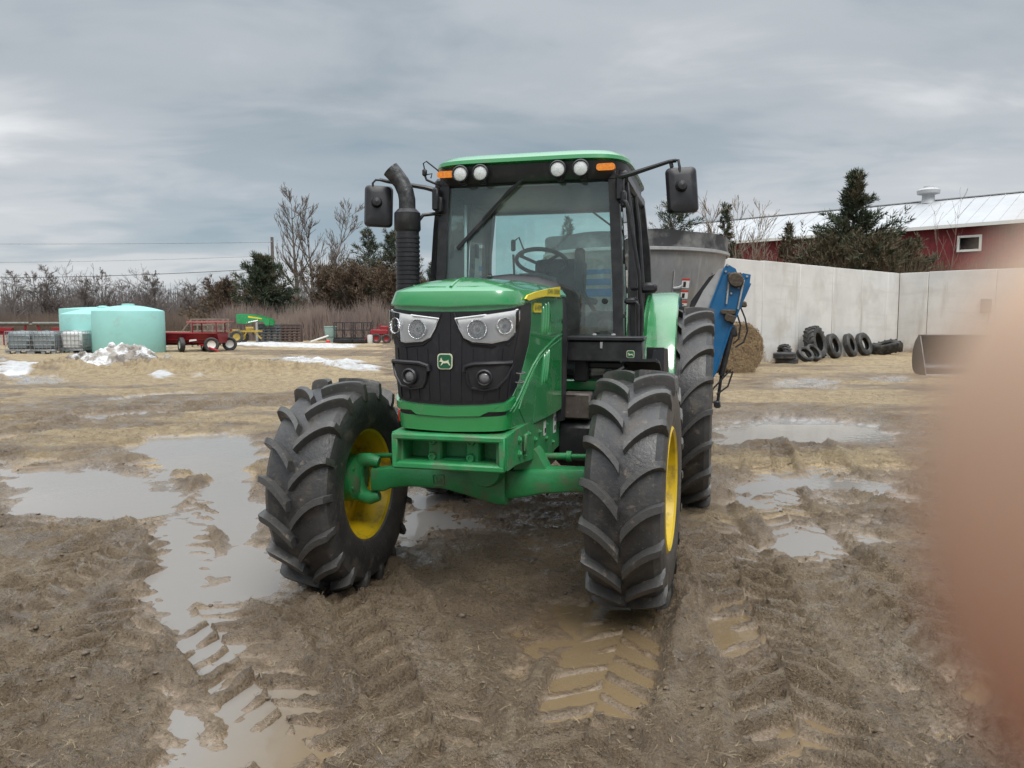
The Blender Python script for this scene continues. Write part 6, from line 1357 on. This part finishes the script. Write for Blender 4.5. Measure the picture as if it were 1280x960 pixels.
def sprays(rs, base, d, L, n, sz):
    # leaf-sized faces along a branch
    t = (rs.uniform(.12, 1.0, n) ** .8 * 1.05)[:, None]; P = base + d * L * t; side = rs.normal(0, 1, (n, 3)); side -= (side @ d)[:, None] * d; side /= np.linalg.norm(side, axis=1)[:, None]
    wd = L * .17 * (1.15 - t) + .03; P = P + side * wd * rs.uniform(0, 1, (n, 1)); ld = d * .9 + side * .75 + np.array([0, 0, .28]) + rs.normal(0, .25, (n, 3)); ld /= np.linalg.norm(ld, axis=1)[:, None]
    wv = np.cross(ld, rs.normal(0, 1, (n, 3))); wv /= np.linalg.norm(wv, axis=1)[:, None] + 1e-9; s = sz * rs.uniform(.5, 1.4, (n, 1)); return np.stack([P - wv * s * .13, P + wv * s * .13, P + ld * s + wv * .02, P + ld * s * 1.3], 1)
def cedar(x, y, h, rad, label, seed, m=None, prof=None, dens=1.0, lean=0.0, name='cedar_tree', cat='tree', group=None, nb=150, base=.04, upa=.35, sz=.20, windy=0.0):
    rs = np.random.default_rng(seed); t = thing(name, (x, y, 0), 0, label, cat, group); prof = prof or (lambda f: (1 - f) ** .8)
    tr = []; n = 10; q = np.array([0, 0, -.05])
    ax_ = [np.array([lean * h * (i / n) ** 2 + .05 * math.sin(i * 1.3), .04 * math.sin(i), h * i / n]) for i in range(n + 1)]
    for i in range(n): tr.append((*ax_[i], *ax_[i + 1], max(.018 * h * (1 - i / n), .015), max(.018 * h * (1 - (i + 1) / n), .012)))
    Vs = []
    for k in range(nb):
        f = base + (1 - base) * (k + rs.random()) / nb * .97; az = k * 2.39996 + rs.normal(0, .5); i = min(n - 1, int(f * n)); p = ax_[i] + (ax_[i + 1] - ax_[i]) * (f * n - i)
        L = rad * prof(f) * rs.uniform(.35, 1.45) * (1 + .35 * math.sin(az * 2 + seed) * math.sin(f * 11 + seed)) + .08; up = upa + .5 * f + rs.normal(0, .14); d = np.array([math.cos(az) + windy * f, math.sin(az), up]); d /= np.linalg.norm(d)
        tr.append((*p, *(p + d * L * .9), .012 + .012 * L, .007)); nn = int((16 + 34 * L) * dens); Vs.append(sprays(rs, p, d, L, nn, sz * (.7 + .3 * min(1, L))))
        for q_ in range(3):
            d2 = d + rs.normal(0, .35, 3); d2 /= np.linalg.norm(d2); b2 = p + d * L * rs.uniform(.35, .7); Vs.append(sprays(rs, b2, d2, L * .45, int(nn * .35), sz * .8))
    V, F = tubes_np(tr, 5); npobj('trunk', V, F, BARK, t, smooth=True); V = np.concatenate(Vs).reshape(-1, 3); npobj('crown', V, np.arange(len(V)).reshape(-1, 4), m or CEDG, t); return t
# right side, behind the wall
cedar(19.3, 44.2, 9.9, 2.5, 'tall dark cedar with a ragged spire rising between the barn roof and the concrete wall', 11, prof=lambda f: .55 + .75 * (1 - f) if f < .5 else 1.1 * (1 - f) ** .75, lean=.008, nb=210, windy=.15, sz=.24)
cedar(21.4, 42.8, 5.5, 2.5, 'broad bronze green cedar bush in front of the red barn wall', 12, CEDB, prof=lambda f: (1 - f ** 2.2) ** .6, nb=170, name='cedar_bush', cat='bush', dens=.9, upa=.6)
cedar(17.1, 42.3, 5.3, 2.6, 'bronze green cedar bush left of the tall cedar', 13, CEDB, prof=lambda f: (1 - f ** 2.2) ** .6, nb=130, name='cedar_bush', cat='bush', dens=.8, upa=.6)
cedar(19.3, 41.6, 5.4, 2.5, 'olive green cedar bush at the foot of the tall cedar', 19, CEDB, prof=lambda f: (1 - f ** 2.2) ** .6, nb=150, name='cedar_bush', cat='bush', dens=.9, upa=.6)
cedar(15.6, 43.8, 7.0, 1.2, 'small thin cedar with a pointed tip in front of the barn roof', 14, CEDB, prof=lambda f: 1.3 * (1 - f) ** 1.2 + .05, nb=120, dens=.6)
cedar(12.75, 46.5, 8.5, 1.45, 'windswept narrow cedar among pale bare saplings behind the wall', 15, prof=lambda f: .9 * (1 - f) ** .9 + .05, nb=130, dens=.65, windy=.5)
cedar(10.0, 48.0, 9.1, 2.6, 'open branched cedar behind the mirror on the right of the cab', 16, prof=lambda f: 1.1 * (1 - f) ** .6, nb=120, dens=.5, windy=.2)
cedar(7.0, 49.5, 8.0, 1.6, 'small cedar seen through the cab glass on the right', 17, prof=lambda f: (1 - f) ** .9, nb=110, dens=.6)
cedar(3.6, 50.0, 8.2, 1.5, 'small cedar seen through the middle of the cab glass', 18, prof=lambda f: (1 - f) ** .9, nb=110, dens=.6)
for i, (x, y, h, s) in enumerate(((11.6, 44.5, 8.2, 31), (12.4, 44.0, 8.4, 32), (13.3, 44.4, 8.2, 33), (14.2, 44.0, 7.0, 34), (14.9, 43.6, 6.2, 35))):
    bare_tree(x, y, h, ('pale bare sapling left of the windswept cedar', 'pale bare sapling in front of the windswept cedar', 'pale bare sapling right of the windswept cedar', 'leaning pale bare sapling by the left end of the barn roof', 'short pale bare sapling nearest the thin cedar')[i], s, trunk=.05, lev=3, m=BARKT, stems=2, group='pale bare saplings behind the wall', spreadv=.34, minr=.012, lean=((i - 2) * .10, 0), frac=.2, bl=.26)
bare_tree(23.6, 42.0, 8.6, 'thin bare sapling standing in front of the roof vent', 36, trunk=.035, lev=2, m=BARKT, stems=2, spreadv=.25, minr=.008, frac=.3, bl=.25)
# left cluster
cedar(-19.3, 60.0, 6.3, 2.5, 'wide dark cedar behind the green loader arm', 21, prof=lambda f: 1.1 * (1 - f) ** .62, nb=200, dens=.8, windy=-.1, sz=.26)
cedar(-22.6, 61.0, 4.2, 2.3, 'brown cedar bush on the left of the wide dark cedar', 22, BRNB, prof=lambda f: (1 - f ** 2) ** .6, nb=120, name='cedar_bush', cat='bush', dens=.8)
cedar(-12.2, 66.0, 9.0, 2.2, 'tall open cedar rising from brown bushes left of the exhaust', 23, prof=lambda f: .25 + 1.0 * (1 - f) ** 1.1, nb=150, dens=.6)
cedar(-9.9, 64.0, 8.6, 2.2, 'dark cedar close beside the tractor exhaust', 24, prof=lambda f: .2 + (1 - f) ** .8, nb=160, dens=.75)
cedar(-6.6, 66, 6.3, 2.2, 'small cedar between the exhaust and the cab', 25, prof=lambda f: (1 - f) ** .7, nb=120, dens=.7)
cedar(-3.0, 66, 5.2, 2.6, 'low cedar seen through the left of the cab glass', 26, CEDB, prof=lambda f: (1 - f) ** .6, nb=120, dens=.7)
for i, (x, y, h, r, s, lb) in enumerate(((-15.0, 64, 5.2, 2.4, 41, 'brown bush under the bare trees, left of the tall open cedar'), (-12.6, 63, 5.0, 2.8, 42, 'big brown bush in front of the tall open cedar'), (-9.6, 61.5, 4.6, 2.8, 43, 'big brown bush beside the tractor exhaust'), (-6.6, 63, 4.0, 2.6, 44, 'brown bush seen between the exhaust and the cab'))):
    cedar(x, y, h, r, lb, s, BRNB, prof=lambda f: (1 - f ** 2.5) ** .6, nb=150, name='brown_bush', cat='bush', dens=.8, upa=.7, group='brown bushes at the yard edge')
bare_tree(-20.6, 75, 13.6, 'tall bare tree, the left one of the pair behind the gate panels', 52, trunk=.30, lev=4, spreadv=.40, minr=.020, upb=.36, lean=(-.02, 0), stems=1, frac=.5, bl=.24, group='pair of tall bare trees')
bare_tree(-18.6, 74, 12.8, 'tall bare tree with a leaning limb, the right one of the pair', 57, trunk=.26, lev=4, spreadv=.42, minr=.020, upb=.34, lean=(.03, 0), stems=2, frac=.4, bl=.24, group='pair of tall bare trees')
for i, (px, yt, lb) in enumerate(((22, 331, 'rounded bare tree above the wood at the far left'), (58, 326, 'tall bare tree above the wood left of the tanks'), (78, 338, 'dense bare tree above the wood just left of the tanks'), (112, 337, 'thin bare tree above the wood over the left tank'), (131, 329, 'tallest thin bare tree above the wood over the tanks'), (192, 333, 'round crowned bare tree above the wood behind the right tank'), (265, 350, 'bare tree above the wood left of the wide dark cedar'), (240, 349, 'small bare tree above the wood over the red wagon'))):
    Yd = 104; x = (px - 640) / 960 * Yd; h = .90 * (CAMH + (396 - yt) / 960 * Yd); bare_tree(x, Yd, h, lb, 60 + i, trunk=.16, lev=4, m=FARB, spreadv=.75, minr=.022, upb=.22, stems=2 if i % 2 else 1, frac=.35, bl=.27, group='bare trees standing above the far wood')
# the far wood: one mass nobody could count
def far_wood():
    rs = np.random.default_rng(99); segs = []
    for k in range(330):
        x = rs.uniform(-125, 10); y = rs.uniform(108, 150); h = rs.uniform(4.6, 6.8) * (1 + .10 * math.sin(x * .16)); p = np.array([x, y, 0.]); o = []
        d = np.array([rs.normal(0, .05), 0, 1.]); q = p; r = .12
        for i in range(5):
            nq = q + d * h / 5; o.append((*q, *nq, r, r * .75)); r *= .75
            if i > 0:
                for b_ in range(3): side = rs.normal(0, 1, 3); side[2] = .5; grow(rs, nq, side, h * .28 * rs.uniform(.6, 1.1), r * .5, 1, o, (2, 3), .3, .5, .024, 3)
            q = nq; d = d + rs.normal(0, .08, 3)
        segs += o
    for k in range(24000):
        x = rs.uniform(-128, 14); y = rs.uniform(104, 145); h = rs.uniform(1.5, 7.0) * rs.uniform(.5, 1); segs.append((x, y, 0, x + rs.normal(0, .55), y, h, .05, .02))
    V, F = tubes_np(segs, 3); o = npobj('far_wood', V, F, FARB); tag(o, 'far grey brown leafless wood along the field edge', 'wood', kind='stuff')
far_wood()
def brush(name, x0, x1, y0, y1, n, hmin, hmax, m, label, seed, topf=None):
    rs = np.random.default_rng(seed); x = rs.uniform(x0, x1, n); y = rs.uniform(y0, y1, n); h = rs.uniform(hmin, hmax, n) * (topf(x) if topf is not None else 1); h = h * (.6 + .8 * vnoise(x * .6, y * .6, seed)); a = rs.uniform(0, 6.28, n); ln = rs.normal(0, .30, n) * h
    w = rs.uniform(.010, .028, n); B_ = np.stack([x, y, 0 * x - .05], 1); Tt = B_ + np.stack([np.cos(a) * ln, np.sin(a) * ln * .4, h], 1); md = (B_ + Tt) / 2 + rs.normal(0, .06, (n, 3)); wv = np.stack([w, 0 * w, 0 * w], 1)
    V = np.stack([B_ - wv, B_ + wv, md + wv, md - wv, Tt], 1).reshape(-1, 3); i = np.arange(n)[:, None] * 5; F = np.concatenate([i + [0, 1, 2, 3], i + [3, 2, 4, 4]]); 
    F = np.concatenate([i + [0, 1, 2], i + [0, 2, 3], i + [3, 2, 4]]); o = npobj(name, V, F, m); return tag(o, label, 'brush', kind='stuff')
GRSP = mat('dry_grass', (0.25, 0.20, 0.165), .9, col2=(0.17, 0.125, 0.115), scale=.4); GRSB = mat('brown_scrub', (0.15, 0.11, 0.085), .9, col2=(0.10, 0.075, 0.06), scale=.3)
brush('dry_brush', -22, -2, 55, 64, 26000, .9, 2.6, GRSP, 'pale dry grass and brush behind the parked machines', 5)
brush('brown_scrub', -110, -16, 92, 104, 22000, .8, 2.6, GRSB, 'brown scrub at the foot of the far wood', 6)
brush('wall_brush', 5, 27, 40, 43.5, 14000, 2.3, 4.3, mat('rust_brush', (0.13, 0.075, 0.045), .9, col2=(0.09, 0.07, 0.04), scale=.5), 'rusty brown brush rising just behind the concrete wall', 7)
mb = MB(); rgs = []
for x in range(-260, 261, 20): rgs.append([(x, 150, -.5), (x, 170, 3.2 + 1.2 * math.sin(x * .05)), (x, 260, 4.0), (x, 420, -.5)])
mb.loft(rgs, closed=False); tag(obj('distant_field', mb, GRSB), kind='structure')

# ------------------------------------------------------------------ utility pole and wires
t = thing('utility_pole', (-21.6, 70, 0), 0, 'weathered wooden utility pole beside the bare trees', 'utility pole'); mb = MB(); mb.tube([(0, 0, -.2), (0, 0, 8.85)], [.17, .13], 12); obj('pole', mb, BARK, t)
mb = MB(); mb.tube([(0, -.16, 8.4), (0, -.16, 8.5)], .05, 8); obj('insulator', mb, STEELL, t)
def wire(z0, z1, label, sag=.5, r=.022, y=70):
    mb = MB(); mb.tube([(-21.6 - 34 * k / 14, y, lerp(z0, z1, k / 14) - sag * 4 * (k / 14) * (1 - k / 14)) for k in range(15)], r, 5); tag(obj('overhead_wire', mb, BLACK), label, 'wire', 'overhead wires')
wire(6.1, 5.3, 'lowest thickest overhead wire running left from the utility pole', .35, .026)
wire(8.4, 8.3, 'thin topmost overhead wire running left from the utility pole', .1, .011)
wire(7.2, 6.6, 'thin middle overhead wire running left from the utility pole', .2, .010)

# ------------------------------------------------------------------ the photographer's hand, a fingertip straying over the lens
def hand():
    cp, sp_ = math.cos(PITCH), math.sin(PITCH)
    def W_(x, y, d): return Vector((x, d * cp + y * sp_, CAMH - d * sp_ + y * cp))
    J = {'wrist': ((.185, -.055, -.035), .026), 'palm': ((.140, -.040, -.018), .030), 'fore': ((.26, -.12, -.07), .032), 'elbow': ((.40, -.24, -.14), .040)}
    E = [('palm', 'wrist'), ('wrist', 'fore'), ('fore', 'elbow')]
    F_ = {'i': [(.100, -.008, -.002, .0115), (.062, .000, .018, .0095), (.040, -.004, .0215, .0108), (.0252, -.0042, .0205, .0124), (.0182, -.0042, .0205, .0118), (.0128, -.0046, .0205, .0080)],
          'm': [(.098, -.030, -.004, .0115), (.066, -.032, .024, .0095), (.058, -.034, .000, .0086), (.066, -.034, -.014, .0076)],
          'r': [(.104, -.050, -.006, .011), (.074, -.054, .020, .009), (.066, -.055, -.002, .0083), (.074, -.054, -.015, .0073)],
          'p': [(.114, -.068, -.008, .010), (.088, -.074, .012, .008), (.080, -.074, -.006, .0074), (.086, -.073, -.017, .0066)],
          't': [(.128, -.020, -.040, .015), (.098, -.030, -.055, .011), (.075, -.040, -.050, .0100), (.056, -.046, -.040, .0085)]}
    for k, L in F_.items():
        prev = 'palm'
        for i, (x, y, d, r) in enumerate(L): nm = k + str(i); J[nm] = ((x, y, d), r); E.append((prev, nm)); prev = nm
    names = list(J); me = bpy.data.meshes.new('hand'); me.from_pydata([W_(*J[n][0]) for n in names], [(names.index(a), names.index(b)) for a, b in E], [])
    bm = bmesh.new(); bm.from_mesh(me); ly = bm.verts.layers.skin.verify(); bm.verts.ensure_lookup_table()
    for i, n in enumerate(names): bm.verts[i][ly].radius = (J[n][1], J[n][1]); bm.verts[i][ly].use_root = (n == 'palm')
    bm.to_mesh(me); bm.free()
    o = bpy.data.objects.new('hand', me); COL.objects.link(o); md = o.modifiers.new('skin', 'SKIN'); md.use_smooth_shade = True; md.branch_smoothing = .4
    sb = o.modifiers.new('subdivision', 'SUBSURF'); sb.levels = 2; sb.render_levels = 2
    dg = bpy.context.evaluated_depsgraph_get(); m2 = bpy.data.meshes.new_from_object(o.evaluated_get(dg)); print('HAND', len(m2.vertices), min((v.co.x for v in m2.vertices), default=None)); bpy.data.objects.remove(o)
    sk = bpy.data.materials.new('skin'); sk.use_nodes = True; b = sk.node_tree.nodes['Principled BSDF']; b.inputs['Base Color'].default_value = (0.60, 0.33, 0.215, 1); b.inputs['Roughness'].default_value = .5; b.inputs['Subsurface Weight'].default_value = .25; b.inputs['Subsurface Radius'].default_value = (.004, .0015, .0008); b.inputs['Subsurface Scale'].default_value = 1
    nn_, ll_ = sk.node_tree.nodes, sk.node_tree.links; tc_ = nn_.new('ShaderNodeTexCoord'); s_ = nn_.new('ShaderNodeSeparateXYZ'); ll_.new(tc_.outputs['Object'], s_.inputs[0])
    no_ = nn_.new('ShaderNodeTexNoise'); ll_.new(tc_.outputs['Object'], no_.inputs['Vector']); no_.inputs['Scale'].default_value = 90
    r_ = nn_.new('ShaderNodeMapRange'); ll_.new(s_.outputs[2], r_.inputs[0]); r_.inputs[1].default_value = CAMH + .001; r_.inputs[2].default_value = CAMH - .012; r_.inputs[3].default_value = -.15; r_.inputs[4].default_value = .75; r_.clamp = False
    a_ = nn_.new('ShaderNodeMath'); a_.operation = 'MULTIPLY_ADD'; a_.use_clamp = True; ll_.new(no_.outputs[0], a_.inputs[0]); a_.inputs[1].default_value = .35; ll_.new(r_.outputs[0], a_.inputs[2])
    x_ = nn_.new('ShaderNodeMix'); x_.data_type = 'RGBA'; ll_.new(a_.outputs[0], x_.inputs[0]); x_.inputs[6].default_value = (.70, .50, .36, 1); x_.inputs[7].default_value = (.48, .20, .125, 1); ll_.new(x_.outputs[2], b.inputs['Base Color'])  # skin turns darker and redder downward, painting in the weaker light low on the finger
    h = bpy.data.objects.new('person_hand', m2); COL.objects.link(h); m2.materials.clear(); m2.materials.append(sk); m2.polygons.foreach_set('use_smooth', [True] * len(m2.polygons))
    tag(h, 'blurred tan fingertip of the photographer straying over the right edge of the lens', 'hand')
    mb = MB(); a, b_ = W_(.235, -.10, -.058), W_(.44, -.275, -.16); mb.tube([a, a.lerp(b_, .05), a.lerp(b_, .5), b_], [.040, .046, .052, .062], 20, caps=False); mb.tube([a, a.lerp(b_, .5)], [.038, .045], 20, caps=False); obj('sleeve', mb, mat('dark_jacket', (0.03, 0.035, 0.045), .9), h)
hand()
